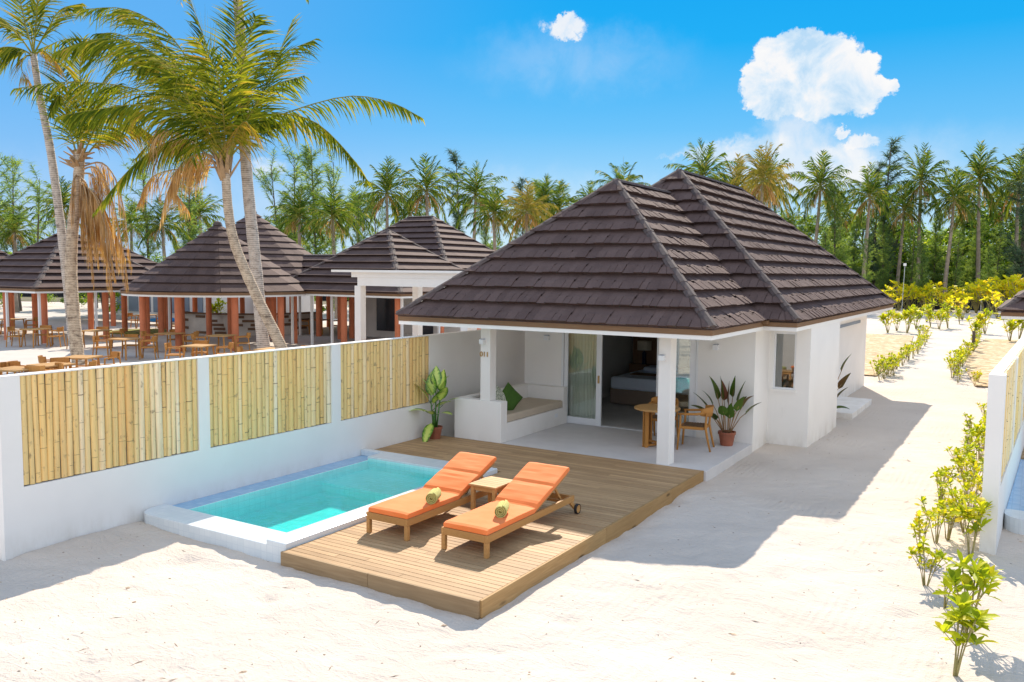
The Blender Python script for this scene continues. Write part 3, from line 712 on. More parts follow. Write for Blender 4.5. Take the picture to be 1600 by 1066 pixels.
for x in (-8.95, -5.22):
    l = MB(); l.box(x, 15.9, 1.93, x + .11, 15.999, 2.03); w = l.build('wall_lamp', M['upvc'], villa, bevel=.004)
    l = MB(); l.box(x + .005, 15.905, 2.03, x + .105, 15.99, 2.036); l.build('lamp_slot', M['greyblue'], w)
# house number plate
cu = bpy.data.curves.new('tmp', 'FONT'); cu.body = '011'; cu.size = .135; cu.extrude = .008; cu.align_x = 'CENTER'
tmp = bpy.data.objects.new('tmp', cu); COL.objects.link(tmp); dg = bpy.context.evaluated_depsgraph_get(); me = bpy.data.meshes.new_from_object(tmp.evaluated_get(dg)); bpy.data.objects.remove(tmp)
col_l = [c for c in villa.children if c.name.startswith('column')][0]
ho = bpy.data.objects.new('house_number', me); COL.objects.link(ho); me.materials.clear(); me.materials.append(M['brass']); ho.parent = col_l
WLv = WL[villa.name]; ho.location = Vector((-8.79, 13.345, 1.79)) - WLv; ho.rotation_euler = (R(90), 0, 0); ho['label'] = 'golden house number 011'
# window on the side
b = MB(); x0, x1, zz0, zz1 = -4.33, -3.9, 1.13, 2.26; f = .035
for a in ((x0, zz0, x1, zz0 + f), (x0, zz1 - f, x1, zz1), (x0, zz0 + f, x0 + f, zz1 - f), (x1 - f, zz0 + f, x1, zz1 - f)): b.box(a[0], 17.02, a[1], a[2], 17.06, a[3])
wn = b.build('window', M['upvc'], villa); g = MB(); g.box(x0 + f, 17.035, zz0 + f, x1 - f, 17.04, zz1 - f); g.build('pane', M['glass'], wn)
g = MB(); g.box(x0 - .03, 16.955, zz0 - .045, x1 + .03, 16.998, zz0); g.build('sill', M['plaster'], wn)
# sliding doors
def door_panel(x0, x1, y, nm, lab=None, st=.085):
    b = MB(); z0, z1 = .185, 2.262; 
    b.box(x0, y, z0, x0 + st, y + .045, z1); b.box(x1 - st * 1.4, y, z0, x1, y + .045, z1); b.box(x0 + st, y, z0, x1 - st * 1.4, y + .045, z0 + .13); b.box(x0 + st, y, z1 - .09, x1 - st * 1.4, y + .045, z1)
    d = b.build(nm, M['upvc'], villa, bevel=.004)
    g = MB(); g.box(x0 + st, y + .02, z0 + .13, x1 - st * 1.4, y + .026, z1 - .09); g.build('pane', M['glass'], d)
    return d
d1 = door_panel(-8.50, -7.62, 16.02, 'sliding_door')
h = MB(); h.box(-7.69, 15.99, 1.08, -7.66, 16.019, 1.24); h.build('handle', M['brass'], d1)
d2 = door_panel(-6.35, -5.58, 16.02, 'sliding_door'); d3 = door_panel(-6.42, -5.62, 16.075, 'sliding_door')
b = MB(); b.box(-8.559, 16.0, .171, -8.51, 16.14, 2.27); b.box(-5.57, 16.0, .171, -5.531, 16.14, 2.27); b.box(-8.51, 16.01, .171, -5.57, 16.14, .184); b.build('door_frame', M['upvc'], villa)
b = MB(); vs = []; fs = []; n = 90; cx0, cx1 = -8.5, -7.8
for k in range(n + 1):
    t = k / n; yy = 16.30 + .035 * math.sin(t * 62) + .012 * math.sin(t * 131)
    for z, sq in ((.2, 1), (1.3, .97), (2.25, .93)):
        w = cx0 + (cx1 - cx0) * t * (1 if z > 2 else (.96 if z > 1 else 1.0)); vs.append((w, yy, z))
for k in range(n):
    for j in range(2): a = k * 3 + j; fs.append((a, a + 3, a + 4, a + 1))
b.add(vs, fs); b.build('curtain', M['curtain'], villa, smooth=True)
# built-in day bed on the patio
b = MB()
b.box(-9.47, 13.34, .171, -8.402, 13.56, .95); b.box(-9.47, 13.56, .171, -9.28, 15.999, .95); b.box(-9.28, 15.82, .171, -8.402, 15.999, .95); b.box(-9.28, 13.56, .171, -8.402, 15.82, .53)
o = b.build('bench_base', M['plaster'], villa, bevel=.006)
s = MB(); s.box(-8.402, 15.45, .36, -8.394, 15.57, .44); s.build('socket', M['upvc'], o)
b = MB(); b.box(-9.26, 13.58, .532, -8.40, 15.80, .68); o = b.build('bench_cushion', M['cushion'], bevel=.03, wl=(-8.8, 14.6, .53)); tag(o, 'long beige seat cushion on the built-in patio bench', 'cushion')
def pillow(name, c, w, h, t, rot, mat, lab):
    b = MB(); n = 12; vs = []
    for s_ in (1, -1):
        for j in range(n + 1):
            for i in range(n + 1):
                u, v = i / n * 2 - 1, j / n * 2 - 1
                e = max(0, (1 - u ** 4) * (1 - v ** 4)) ** .6
                pin = 1 - .07 * (1 - abs(u)) * (abs(v)) - .0
                vs.append((u * w / 2 * (1 - .06 * (1 - v * v) * 0 - .05 * (1 - abs(v))), s_ * t / 2 * e, v * h / 2 * (1 - .05 * (1 - abs(u)))))
    m_ = (n + 1) ** 2; fs = []
    for q in (0, 1):
        for j in range(n):
            for i in range(n):
                a = q * m_ + j * (n + 1) + i; f = (a, a + 1, a + n + 2, a + n + 1); fs.append(f if q == 0 else f[::-1])
    b.add(vs, fs); o = b.build(name, mat, world=False, smooth=True); o.location = c; o.rotation_euler = rot; tag(o, lab, 'pillow'); return o
pillow('pillow', (-8.80, 13.87, .89), .43, .43, .14, (R(-14), R(45), R(62)), M['pillow_p'], 'grey green patterned pillow standing on the patio bench')
pillow('pillow', (-8.70, 14.12, .91), .45, .45, .13, (R(-16), R(45), R(52)), M['pillow_g'], 'plain dark green pillow behind the patterned one on the bench')
# step slab beside the villa
b = MB(); b.box(-4.3, 21.1, -.05, -3.5, 23.9, .14); o = b.build('step_slab', M['plaster'], bevel=.01, wl=(-3.9, 22.5, 0)); tag(o, 'low white slab step against the side wall of the villa', 'step')

# bedroom
bed = thing('double_bed', 'low bed with white linen and taupe base seen through the open door', 'bed', (-7.6, 20, .178))
b = MB(); b.box(-8.75, 18.9, .2, -6.6, 20.8, .56); b.build('bed_base', M['bedbase'], bed, bevel=.02)
b = MB(); b.box(-8.73, 18.87, .562, -6.55, 20.8, .86); b.build('mattress', M['linen'], bed, bevel=.05)
b = MB(); b.box(-8.5, 19.5, .862, -6.62, 19.95, .875); b.build('bed_runner', M['walnut'], bed, bevel=.004)
for x in (-8.45, -7.5):
    b = MB(); b.box(x, 20.2, .862, x + .75, 20.75, 1.0); b.build('pillow', M['linen'], bed, bevel=.06)
hb = MB(); hb.box(-9.1, 21.06, .18, -5.4, 21.12, 1.75); hb.box(-9.1, 20.82, .18, -5.4, 21.058, .98)
o = hb.build('headboard_panel', M['walnut'], wl=(-7.2, 21.1, .18)); tag(o, 'dark wooden headboard panel behind the bed', 'headboard')
lp = thing('table_lamp', 'bedside lamp with cream drum shade and dark blue base', 'lamp', (-8.72, 21.0, .98))
b = MB(); b.lathe([(.07, 0), (.075, .02), (.05, .04), (.055, .3), (.03, .33), (.012, .36), (.012, .42)], 20, (-8.72, 20.94, .981)); b.build('lamp_base', M['navy'], lp, smooth=True)
b = MB(); b.lathe([(.19, .38), (.185, .62)], 24, (-8.72, 20.94, .981)); b.build('lamp_shade', M['shade'], lp, smooth=False)
nv = thing('neighbour_villa', 'eave corner of the next villa poking in at the right edge', 'villa', (2, 26, 0))
hip_roof(nv, -.66, 23.7, 5.6, 32.5, 2.53, .868, 10, .3, rr, fine=False)
eave_band(nv, -.66, 23.7, 5.6, 32.5, 2.53)
b = MB(); b.box(.3, 26.5, 0, 5, 32, 2.37); b.build('wall', M['plaster'], nv)

# ------------------------------------------------------------------ sun loungers, side table, towels
def lounger(x0, y0, lab):
    """x0 left edge of the frame, y0 foot end; built in world metres"""
    w = .64; x1 = x0 + w; y1 = y0 + 2.12; d = DZ + .002; ft = d + .26
    t = thing('sun_lounger', lab, 'sun lounger', (x0 + w / 2, y0 + 1, d), 0, 'orange sun loungers on the deck')
    b = MB(); rh = .085; rt_ = .035
    b.box(x0, y0, ft - rh, x0 + rt_, y1, ft); b.box(x1 - rt_, y0, ft - rh, x1, y1, ft); b.box(x0 + rt_, y0 + .001, ft - rh, x1 - rt_, y0 + rt_, ft - .001); b.box(x0 + rt_, y1 - rt_ - .02, ft - rh, x1 - rt_, y1 - .02, ft - .001)
    b.box(x0 + rt_, y0 + 1.12, ft - rh, x1 - rt_, y0 + 1.16, ft - .004)
    b.build('frame', M['teak'], t, bevel=.004)
    for (lx, ly) in ((x0, y0 + .0), (x1 - .05, y0 + .0)):
        b = MB(); b.box(lx, ly + .002, d, lx + .05, ly + .055, ft - rh); b.build('leg', M['teak'], t, bevel=.004)
    for lx in (x0 + .003, x1 - .043):
        b = MB(); b.bar((lx + .02, y1 - .07, ft - rh), (lx + .02, y1 + .05, d + .075), .035, .05); b.build('leg', M['teak'], t, bevel=.003)
    for s_ in (0, 1):
        cx_ = (x0 - .022) if s_ == 0 else (x1 + .022); yw = y1 + .05; zr = d + .066
        b = MB(); n = 22; vs = []
        for k, (ox, r) in enumerate(((-.018, .054), (-.02, .066), (.02, .066), (.018, .054))):
            for j in range(n): a = 2 * math.pi * j / n; vs.append((cx_ + ox, yw + r * math.cos(a), zr + r * math.sin(a)))
        fs = [(k * n + j, k * n + (j + 1) % n, (k + 1) * n + (j + 1) % n, (k + 1) * n + j) for k in range(3) for j in range(n)]
        b.add(vs, fs); wh = b.build('wheel', M['rubber'], t)
        b = MB(); vs = []
        for ox in (-.017, .017):
            for j in range(n): a = 2 * math.pi * j / n; vs.append((cx_ + ox, yw + .055 * math.cos(a), zr + .055 * math.sin(a)))
        b.add(vs, [(j, (j + 1) % n, n + (j + 1) % n, n + j) for j in range(n)] + [tuple(range(n - 1, -1, -1)), tuple(range(n, 2 * n))]); b.build('rim', M['teak'], wh)
    b = MB()
    for k in range(12): yy = y0 + .06 + k * .09; b.box(x0 + rt_ + .002, yy, ft - .022, x1 - rt_ - .002, yy + .062, ft - .006)
    b.build('slats', M['teak'], t)
    # raised back
    hy, hz = y0 + 1.12, ft + .002; L = .91; ang = R(20.5)
    by, bz = hy + L * math.cos(ang), hz + L * math.sin(ang)
    b = MB()
    for lx in (x0 + .05, x1 - .05): b.bar((lx, hy, hz), (lx, by, bz), .035, .035)
    for k in range(9):
        f = (k + .5) / 9; b.bar((x0 + .07, hy + (by - hy) * f, hz + (bz - hz) * f), (x1 - .07, hy + (by - hy) * f, hz + (bz - hz) * f), .06, .015, up=(0, -math.sin(ang), math.cos(ang)))
    bk = b.build('backrest_frame', M['teak'], t)
    for lx in (x0 + .09, x1 - .09):
        b = MB(); b.bar((lx, hy + .62 * math.cos(ang), hz + .62 * math.sin(ang) - .02), (lx, hy + .80, ft - .05), .025, .03); b.build('prop', M['teak'], bk)
    b = MB(); b.bar((x0 + .035, hy + .80, ft - .05), (x1 - .035, hy + .80, ft - .05), .03, .03); b.build('prop_bar', M['teak'], bk)
    # cushion: three padded sections following the frame, one profile extruded with puffed edges and creases
    th = .07; sec = []; ny = 44; rn = random.Random(int(x0 * 100))
    def path(s_):
        La = hy - y0 - .015
        if s_ < La: return (y0 + .015 + s_, ft + .002, 0.0)
        q = s_ - La; return (hy + q * math.cos(ang), ft + .012 + q * math.sin(ang) + .012, ang)
    total = (hy - y0 - .015) + L + .03
    b = MB(); vs = []; nx = 12; xa, xb = x0 + .02, x1 - .012
    ring = [(-1, 0), (-1, .5), (-1, 1)] + [(-1 + 2 * i / nx, 1) for i in range(1, nx)] + [(1, 1), (1, .5), (1, 0)]
    seams = [(hy - y0 - .015), (hy - y0 - .015) + .46]
    for k in range(ny + 1):
        s_ = total * k / ny; yy, zz, an = path(s_)
        end = min(s_, total - s_); e = 1 if end > .03 else .8 + .2 * (end / .03)
        seam = min(abs(s_ - q) for q in seams); dip = .018 * math.exp(-(seam / .03) ** 2)
        # smooth the corner at the hinge
        for u, h in ring:
            edge = 1 - abs(u) ** 6 * .12
            xx = (xa + xb) / 2 + u * (xb - xa) / 2 * (1 + (.012 if h == .5 else 0)) * (.995 if e < 1 else 1)
            top = h * th * edge * e - (dip if h == 1 else 0)
            if h == 1:
                top += .004 * noise.noise((xx * 5, s_ * 9, x0)) + (.0048 * noise.noise((xx * 3, s_ * 22, 1 + x0)) if s_ > seams[0] - .1 else 0)
            vs.append((xx, yy - math.sin(an) * top, zz + math.cos(an) * top))
    m_ = len(ring); fs = [(k * m_ + j, k * m_ + j + 1, (k + 1) * m_ + j + 1, (k + 1) * m_ + j) for k in range(ny) for j in range(m_ - 1)]
    fs += [((k + 1) * m_, (k + 1) * m_ + m_ - 1, k * m_ + m_ - 1, k * m_) for k in range(ny)]
    fs += [tuple(range(m_ - 1, -1, -1)), tuple(range(ny * m_, ny * m_ + m_))]
    b.add(vs, fs); b.build('mattress', M['orange'], t, bevel=.006)
    return t
lounger(-6.86, 7.8, 'orange cushioned sun lounger nearest the pool, left of the small square table')
lounger(-5.72, 7.8, 'orange cushioned sun lounger at the open edge of the deck, its wheel showing')
def towel(c, lab):
    b = MB(); r = .074; n = 26; L = .27; vs = []
    # spiral roll lying along Y
    turns = 3.2; k = 60; inner = .008
    outer = [];
    for s_ in range(k + 1):
        a = 2 * math.pi * turns * s_ / k; rr_ = inner + (r - inner) * s_ / k
        outer.append((rr_ * math.cos(a), rr_ * math.sin(a)))
    for yy in (-L / 2, -L / 2 + .012, L / 2 - .012, L / 2):
        q = .97 if abs(yy) > L / 2 - .01 else 1.0
        for (xx, zz) in outer: vs.append((c[0] + xx * q, c[1] + yy, c[2] + r + zz * q))
    m_ = k + 1; b.add(vs, [(j * m_ + i, j * m_ + i + 1, (j + 1) * m_ + i + 1, (j + 1) * m_ + i) for j in range(3) for i in range(k)])
    o = b.build('rolled_towel', M['towel'], wl=c, smooth=True); tag(o, lab, 'towel'); o.rotation_euler = (0, 0, R(24))
    s = o.modifiers.new('solid', 'SOLIDIFY'); s.thickness = .011; s.offset = -1
    e = MB()
    e.lathe([(.06, 0), (.06, L - .06)], 16, (0, 0, 0)); 
    e.v = [(c[0] + p[0], c[1] - L / 2 + .03 + p[2], c[2] + r + p[1]) for p in e.v]; e.build('core', M['towel_end'], o)
towel((-6.30, 8.42, DZ + .333), 'rolled yellow green towel lying on the lounger nearest the pool')
towel((-5.27, 8.40, DZ + .333), 'rolled yellow green towel lying on the lounger at the deck edge')
st = thing('side_table', 'small square slatted teak table between the two orange loungers', 'side table', (-5.96, 9.25, DZ))
b = MB(); sx0, sx1, sy0, sy1, sz = -6.16, -5.74, 9.0, 9.5, DZ + .44
n = 6
for k in range(n):
    a = sy0 + (sy1 - sy0) * k / n; b.box(sx0, a, sz, sx1, a + (sy1 - sy0) / n - .004, sz + .022)
b.build('table_top', M['teak_top'], st, bevel=.003)
b = MB(); b.box(sx0 + .07, sy0 + .03, sz - .06, sx1 - .07, sy0 + .05, sz - .001); b.box(sx0 + .07, sy1 - .05, sz - .06, sx1 - .07, sy1 - .03, sz - .001); b.box(sx0 + .03, sy0 + .07, sz - .06, sx0 + .05, sy1 - .07, sz - .001); b.box(sx1 - .05, sy0 + .07, sz - .06, sx1 - .03, sy1 - .07, sz - .001); b.build('apron', M['teak'], st)
for lx in (sx0 + .02, sx1 - .07):
    for ly in (sy0 + .02, sy1 - .07):
        b = MB(); b.box(lx, ly, DZ + .002, lx + .05, ly + .05, sz - .001); b.build('leg', M['teak'], st, bevel=.003)

# ------------------------------------------------------------------ patio dining set
tb = thing('round_dining_table', 'round teak table on plank legs standing on the patio behind the column', 'table', (-5.87, 14.78, .17))
b = MB(); b.lathe([(.40, .695), (.425, .705), (.425, .73), (.41, .738)], 40, (-5.87, 14.78, .17)); b.build('table_top', M['teak_top'], tb)
cx_, cy_ = -5.87, 14.78
for k in range(4):
    a = R(45 + 90 * k + 12); dx, dy = math.cos(a), math.sin(a); px_, py_ = -dy, dx
    for s_ in (-1, 1):
        b = MB(); q = Vector((cx_ + dx * .25 + px_ * s_ * .035, cy_ + dy * .25 + py_ * s_ * .035, .171)); b.bar(q, q + Vector((0, 0, .694)), .03, .065, up=(dx, dy, 0)); b.build('leg', M['teak_chair'], tb)
b = MB()
for k in range(2):
    a = R(45 + 90 * k + 12); dx, dy = math.cos(a), math.sin(a); z = .205 if k == 0 else .24
    b.bar((cx_ - dx * .28, cy_ - dy * .28, z), (cx_ + dx * .28, cy_ + dy * .28, z), .06, .03)
b.build('cross_base', M['teak_chair'], tb)
def arm_chair(name, lab, loc, rz, group=None):
    """curved-back teak armchair; local +Y is the sitting direction (front), z up"""
    t = thing(name, lab, 'chair', loc, rz, group); t.rotation_euler = (0, 0, rz)
    def pb(b, nm, mat, **k): return b.build(nm, mat, t, world=False, **k)
    sh = .44
    b = MB(); b.box(-.24, .20, sh - .05, .24, .235, sh); b.box(-.22, -.235, sh - .05, .22, -.20, sh); b.box(-.25, -.20, sh - .05, -.215, .20, sh - .001); b.box(.215, -.20, sh - .05, .25, .20, sh - .001); pb(b, 'seat_frame', M['teak_chair'], bevel=.004)
    b = MB()
    for k in range(8): x = -.20 + k * .052; b.box(x, -.2, sh - .012, x + .042, .2, sh + .004)
    for k in range(8): y = -.19 + k * .05; b.box(-.213, y, sh - .004, .213, y + .022, sh + .008)
    pb(b, 'seat', M['rattan'])
    for s_ in (-1, 1):
        b = MB(); b.tube([(s_ * .27, .26, 0), (s_ * .255, .24, .3), (s_ * .245, .22, sh), (s_ * .255, .215, .655)], [.017, .021, .022, .017], 8); pb(b, 'leg', M['teak_chair'], smooth=True)
        b = MB(); b.tube([(s_ * .235, -.33, 0), (s_ * .23, -.27, .25), (s_ * .23, -.235, sh), (s_ * .235, -.25, .70)], [.017, .021, .022, .018], 8); pb(b, 'leg', M['teak_chair'], smooth=True)
        b = MB(); b.tube([(s_ * .255, .25, .665), (s_ * .265, .1, .667), (s_ * .265, -.08, .68), (s_ * .25, -.22, .71)], [.018, .022, .024, .022], 8); pb(b, 'arm', M['teak_chair'], smooth=True)
    b = MB(); n = 14; vs = []
    for k in range(n + 1):
        a = R(-78 + 156 * k / n); r = .26; hh = .075 * math.cos(a * .75) + .02
        x, y = r * math.sin(a) * 1.02, -.10 - r * math.cos(a) * .82
        nx_, ny_ = math.sin(a), -math.cos(a)
        for (o_, z) in ((-.012, .715 - hh), (.012, .715 - hh), (.018, .715), (.010, .715 + hh), (-.010, .715 + hh), (-.006, .715)): vs.append((x + nx_ * o_, y + ny_ * o_ - (z - .7) * .12, z))
    b.add(vs, [(k * 6 + j, k * 6 + (j + 1) % 6, (k + 1) * 6 + (j + 1) % 6, (k + 1) * 6 + j) for k in range(n) for j in range(6)] + [(5, 4, 3, 2, 1, 0), tuple(n * 6 + j for j in range(6))]); pb(b, 'backrest', M['teak_chair'], smooth=True)
    return t
arm_chair('armchair', 'curved back teak armchair with woven seat right of the patio column', (-5.22, 15.0, .171), R(100), 'teak armchairs on the patio')
arm_chair('armchair', 'teak armchair mostly hidden behind the round patio table', (-6.02, 15.42, .171), R(186), 'teak armchairs on the patio')

# ------------------------------------------------------------------ potted plants
def leaf(b, base, d, L, W, droop, n=6, fold=.25, twist=0, shape=.5, petiole=0, uv=False, side=None):
    base = Vector(base); d = Vector(d).normalized(); p = base.copy(); ds = L / n
    if side is None: side = d.cross(Vector((0, 0, 1)))
    if side.length < .05: side = Vector((1, 0, 0)).cross(d)
    side.normalize()
    if twist: side = Matrix.Rotation(twist, 3, d) @ side
    vs = []; 
    for k in range(n + 1):
        t = k / n; w = W / 2 * (math.sin(math.pi * min(1, max(0, (t * .94 + .03))) ** shape) ** .9 if 0 < t < 1 else .03)
        up = side.cross(d).normalized()
        vs += [p - side * w + up * w * fold, p.copy(), p + side * w + up * w * fold]
        if uv: b.uv += [(0, t), (.5, t), (1, t)]
        p = p + d * ds; d = (d + Vector((0, 0, -1)) * droop / n).normalized(); side = (side - d * side.dot(d)).normalized()
    fs = []
    for k in range(n): a = k * 3; fs += [(a, a + 1, a + 4, a + 3), (a + 1, a + 2, a + 5, a + 4)]
    b.add(vs, fs); return p
def pot(parent, c, r, h):
    b = MB(); b.lathe([(r * .72, 0), (r * .95, h * .82), (r * 1.04, h * .82), (r * 1.06, h), (r * .96, h), (r * .93, h * .88)], 28, c); b.build('pot', M['potclay'], parent, smooth=False)
    b = MB(); b.lathe([(r * .9, h * .86), (r * .5, h * .9), (.01, h * .91)], 20, c); b.build('soil', M['soil'], parent)
rp = random.Random(7)
def right_az(deg): return math.atan2(RT.y, RT.x) + R(deg)
def canes(parent, c, h, specs, leafn, mat, stem_mat, LW, rnd, uv=False, droop=1.0, lrange=(.35, 1), elev=(20, 70)):
    lf = MB(); lf.uv = [] if uv else None; sm = MB()
    for (az, lean, hh) in specs:
        top = Vector((c[0] + math.cos(az) * lean, c[1] + math.sin(az) * lean, c[2] + hh)); base = Vector((c[0] + math.cos(az) * .04, c[1] + math.sin(az) * .04, c[2] + h)); mid = base.lerp(top, .5) + Vector((math.cos(az), math.sin(az), 0)) * (-lean * .12)
        pts = [base, mid, top]; sm.tube(pts, [.014, .012, .008], 6)
        for k in range(leafn):
            f = lrange[0] + (lrange[1] - lrange[0]) * k / max(1, leafn - 1); p = base.lerp(mid, f * 2) if f < .5 else mid.lerp(top, f * 2 - 1)
            a = az + rnd.uniform(-.5, .5) + (k % 2) * math.pi * .75 + k * .7; e = R(rnd.uniform(*elev)) * (.6 + .6 * f)
            d = Vector((math.cos(a) * math.cos(e), math.sin(a) * math.cos(e), math.sin(e)))
            q = p + d * .07; sm.tube([p, q], [.006, .004], 4)
            leaf(lf, q, d, LW[0] * rnd.uniform(.8, 1.15), LW[1] * rnd.uniform(.85, 1.1), droop * rnd.uniform(.7, 1.3), uv=uv, twist=rnd.uniform(-.4, .4))
    sm.build('stem', stem_mat, parent, smooth=True); lf.build('leaves', mat, parent, smooth=True)
pl = thing('potted_dumb_cane', 'yellow green variegated potted plant in the corner by the bamboo wall', 'potted plant', (-9.72, 13.05, DZ))
PC = (-9.70, 13.02, DZ); pot(pl, PC, .14, .24)
sm = MB(); lf = MB(); lf.uv = []
for (az, lean, hh, spec) in ((right_az(150), .10, .72, ((80, 85, .42), (200, 60, .40), (320, 55, .38), (20, 35, .30))), (right_az(10), .10, .80, ((60, 80, .40), (180, 72, .40), (300, 60, .36), (350, 40, .34))), (right_az(260), .08, .50, ((190, 18, .44), (330, 20, .30), (250, 35, .36), (240, -45, .42))), (right_az(80), .06, .9, ((90, 82, .36), (10, 65, .34), (170, 65, .36)))):
    base = Vector((PC[0] + math.cos(az) * .03, PC[1] + math.sin(az) * .03, PC[2] + .2)); top = Vector((PC[0] + math.cos(az) * lean, PC[1] + math.sin(az) * lean, PC[2] + hh)); sm.tube([base, base.lerp(top, .5), top], [.018, .016, .011], 7)
    for i_, (a, e, L) in enumerate(spec):
        a = right_az(a); e = R(e); p = base.lerp(top, 1 - .12 * i_); d = Vector((math.cos(a) * math.cos(e), math.sin(a) * math.cos(e), math.sin(e))); q = p + d * .1; sm.tube([p, q], [.008, .006], 4)
        leaf(lf, q, d, L * 1.12, .235, .75, uv=True, n=7, fold=.12, shape=.75)
sm.build('stem', M['green_leaf'], pl, smooth=True); lf.build('leaves', M['varieg'], pl, smooth=True)
def dark_plant(c, r, seed, lab, specs):
    rnd = random.Random(seed); t = thing('potted_cordyline', lab, 'potted plant', c); pot(t, c, r, .26)
    lf = MB(); sm = MB()
    for (az, lean, hh, L) in specs:
        base = Vector((c[0] + math.cos(az) * .05, c[1] + math.sin(az) * .05, c[2] + .22)); top = Vector((c[0] + math.cos(az) * lean, c[1] + math.sin(az) * lean, c[2] + hh))
        mid = base.lerp(top, .55) + Vector((0, 0, .06)); sm.tube([base, base.lerp(mid, .5), mid, top], [.010, .009, .008, .006], 6)
        d = (top - mid).normalized(); leaf(lf, base.lerp(top, .82), (top - base.lerp(top, .6)).normalized(), L * 1.15, .18, rnd.uniform(.5, 1.3) if lean > .16 else .2, n=8, fold=.3, twist=rnd.uniform(-.5, .5))
    sm.build('stem', M['stem_brown'], t, smooth=True); lf.build('leaves', M['dark_leaf'], t, smooth=True); return t
right = math.atan2(RT.y, RT.x)
sp_ = [(right + R(a), l, h, L) for a, l, h, L in ((0, .40, .66, .34), (180, .42, .62, .36), (185, .45, .80, .38), (20, .25, .74, .3), (150, .22, .98, .42), (175, .12, 1.0, .4), (30, .14, 1.05, .36), (270, .16, .60, .28), (300, .28, .78, .3), (240, .30, .68, .3), (100, .20, .95, .36), (5, .22, .92, .40), (200, .30, .55, .28), (60, .06, .88, .4), (345, .33, .86, .26), (160, .33, .86, .3))]
dark_plant((-4.80, 15.62, .171), .16, 4, 'bronze leaved potted plant standing on the patio by the right wall', sp_)
dark_plant((-4.02, 20.55, .0), .16, 9, 'dark leaved potted plant behind the wall pier, only leaf tips showing', [(right + R(0), .42, 1.35, .42), (right + R(10), .40, .85, .42), (right + R(-10), .32, .62, .30), (right + R(-80), .2, .4, .3), (right + R(170), .2, .9, .35), (right + R(90), .15, 1.1, .35), (right - R(20), .25, .3, .3)])
# ------------------------------------------------------------------ pavilions behind the wall
rv = random.Random(33)
def columns(parent, pts, z1, r=.14, n=14, mat=None):
    for (x, y) in pts:
        b = MB(); b.lathe([(r, 0.05), (r, z1)], n, (x, y, 0)); b.build('column', mat or M['terracotta'], parent, smooth=False)
def slim(parent, pts, z1, w=.09):
    for (x, y) in pts:
        b = MB(); b.box(x - w / 2, y - w / 2, .05, x + w / 2, y + w / 2, z1); b.build('slim_post', M['soffit'], parent)
EP = 2.45
def pavilion(lab, cx, cy, a, zt, rows, ridge=0, colpts=None, slimpts=None, axis='Y', ext=(0, 0)):
    t = thing('dining_pavilion', lab, 'pavilion', (cx, cy, 0), 0, None)
    if axis == 'Y': x0, x1, y0, y1 = cx - a, cx + a, cy - a, cy + a + ridge
    else: x0, x1, y0, y1 = cx - a - ridge, cx + a, cy - a, cy + a
    hip_roof(t, x0, y0, x1, y1, EP, (zt - EP) / a, rows, .35, rv, fine=False, axis=axis, capw=.13)
    eave_band(t, x0, y0, x1, y1, EP, .1, .08)
    if colpts is None:
        q = .75; colpts = [(x0 + q, y0 + q), (x1 - q, y0 + q), (x0 + q, y1 - q), (x1 - q, y1 - q), ((x0 + x1) / 2, y0 + q), (x1 - q, (y0 + y1) / 2), (x0 + q, (y0 + y1) / 2), ((x0 + x1) / 2, y1 - q)]
    columns(t, colpts, EP - .17); 
    if slimpts: slim(t, slimpts, EP - .17)
    return t
pavilion('hip roofed pavilion with terracotta columns right behind the paired palm trunks at left', -39.9, 23.9, 3.7, 5.15, 9, slimpts=[(-36.6, 20.6), (-36.6, 23.2), (-38.8, 20.4), (-36.5, 27.0)])
pavilion('hip roofed pavilion furthest left, cut by the photo edge', -48.5, 22.5, 4.0, 5.6, 8)
pavilion('low grey roofed building whose ridge shows just behind the left pavilion', -47.5, 31.6, 3.2, 4.75, 6, ridge=4, axis='X', colpts=[(-44.9, 29.5), (-47, 29.5)])
def cone_pavilion(lab, cx, cy, r, zt, rows, n=14, cols=9, phase=.2):
    t = thing('round_pavilion', lab, 'pavilion', (cx, cy, 0)); b = MB()
    ang = [2 * math.pi * (k + .5) / n for k in range(n)]
    for k in range(n):
        a0, a1 = ang[k], ang[(k + 1) % n]
        roof_face(b, (cx + r * math.cos(a0), cy + r * math.sin(a0), EP), (cx + r * math.cos(a1), cy + r * math.sin(a1), EP), (cx, cy, zt), (cx, cy, zt), rows, .32, rv, fine=False, lip=.055)
    o = b.build('roof', M['roof'], t); c = MB(); c.lathe([(.22, -.08), (.16, .06), (.02, .12)], 10, (cx, cy, zt)); c.build('roof_cap', M['cap'], o)
    b = MB(); b.lathe([(r - .01, EP - .11), (r - .01, EP - .002)], 28, (cx, cy, 0)); b.build('eave_board', M['eave'], t)
    b = MB(); b.lathe([(r - .05, EP - .19), (r - .05, EP - .112)], 28, (cx, cy, 0)); b.build('soffit', M['soffit'], t)
    columns(t, [(cx + (r - .75) * math.cos(2 * math.pi * k / cols + phase), cy + (r - .75) * math.sin(2 * math.pi * k / cols + phase)) for k in range(cols)], EP - .19)
    return t
cone_pavilion('round pavilion with conical shingle roof in front, crossed by the leaning palm trunk', -30.45, 25.05, 3.95, 5.35, 9)
t3 = cone_pavilion('larger conical roofed pavilion rising behind the round front one', -36.27, 32.2, 5.4, 6.5, 12, cols=10, phase=.05)
pavilion('long low linking roof between the conical pavilion and the hip roofed one', -29.6, 32.9, 2.3, 4.12, 5, ridge=5.0, axis='X', colpts=[(-33, 31.2), (-30.5, 31.2), (-28.3, 31.2)], slimpts=[(-31.6, 31.0), (-29.4, 31.0)])
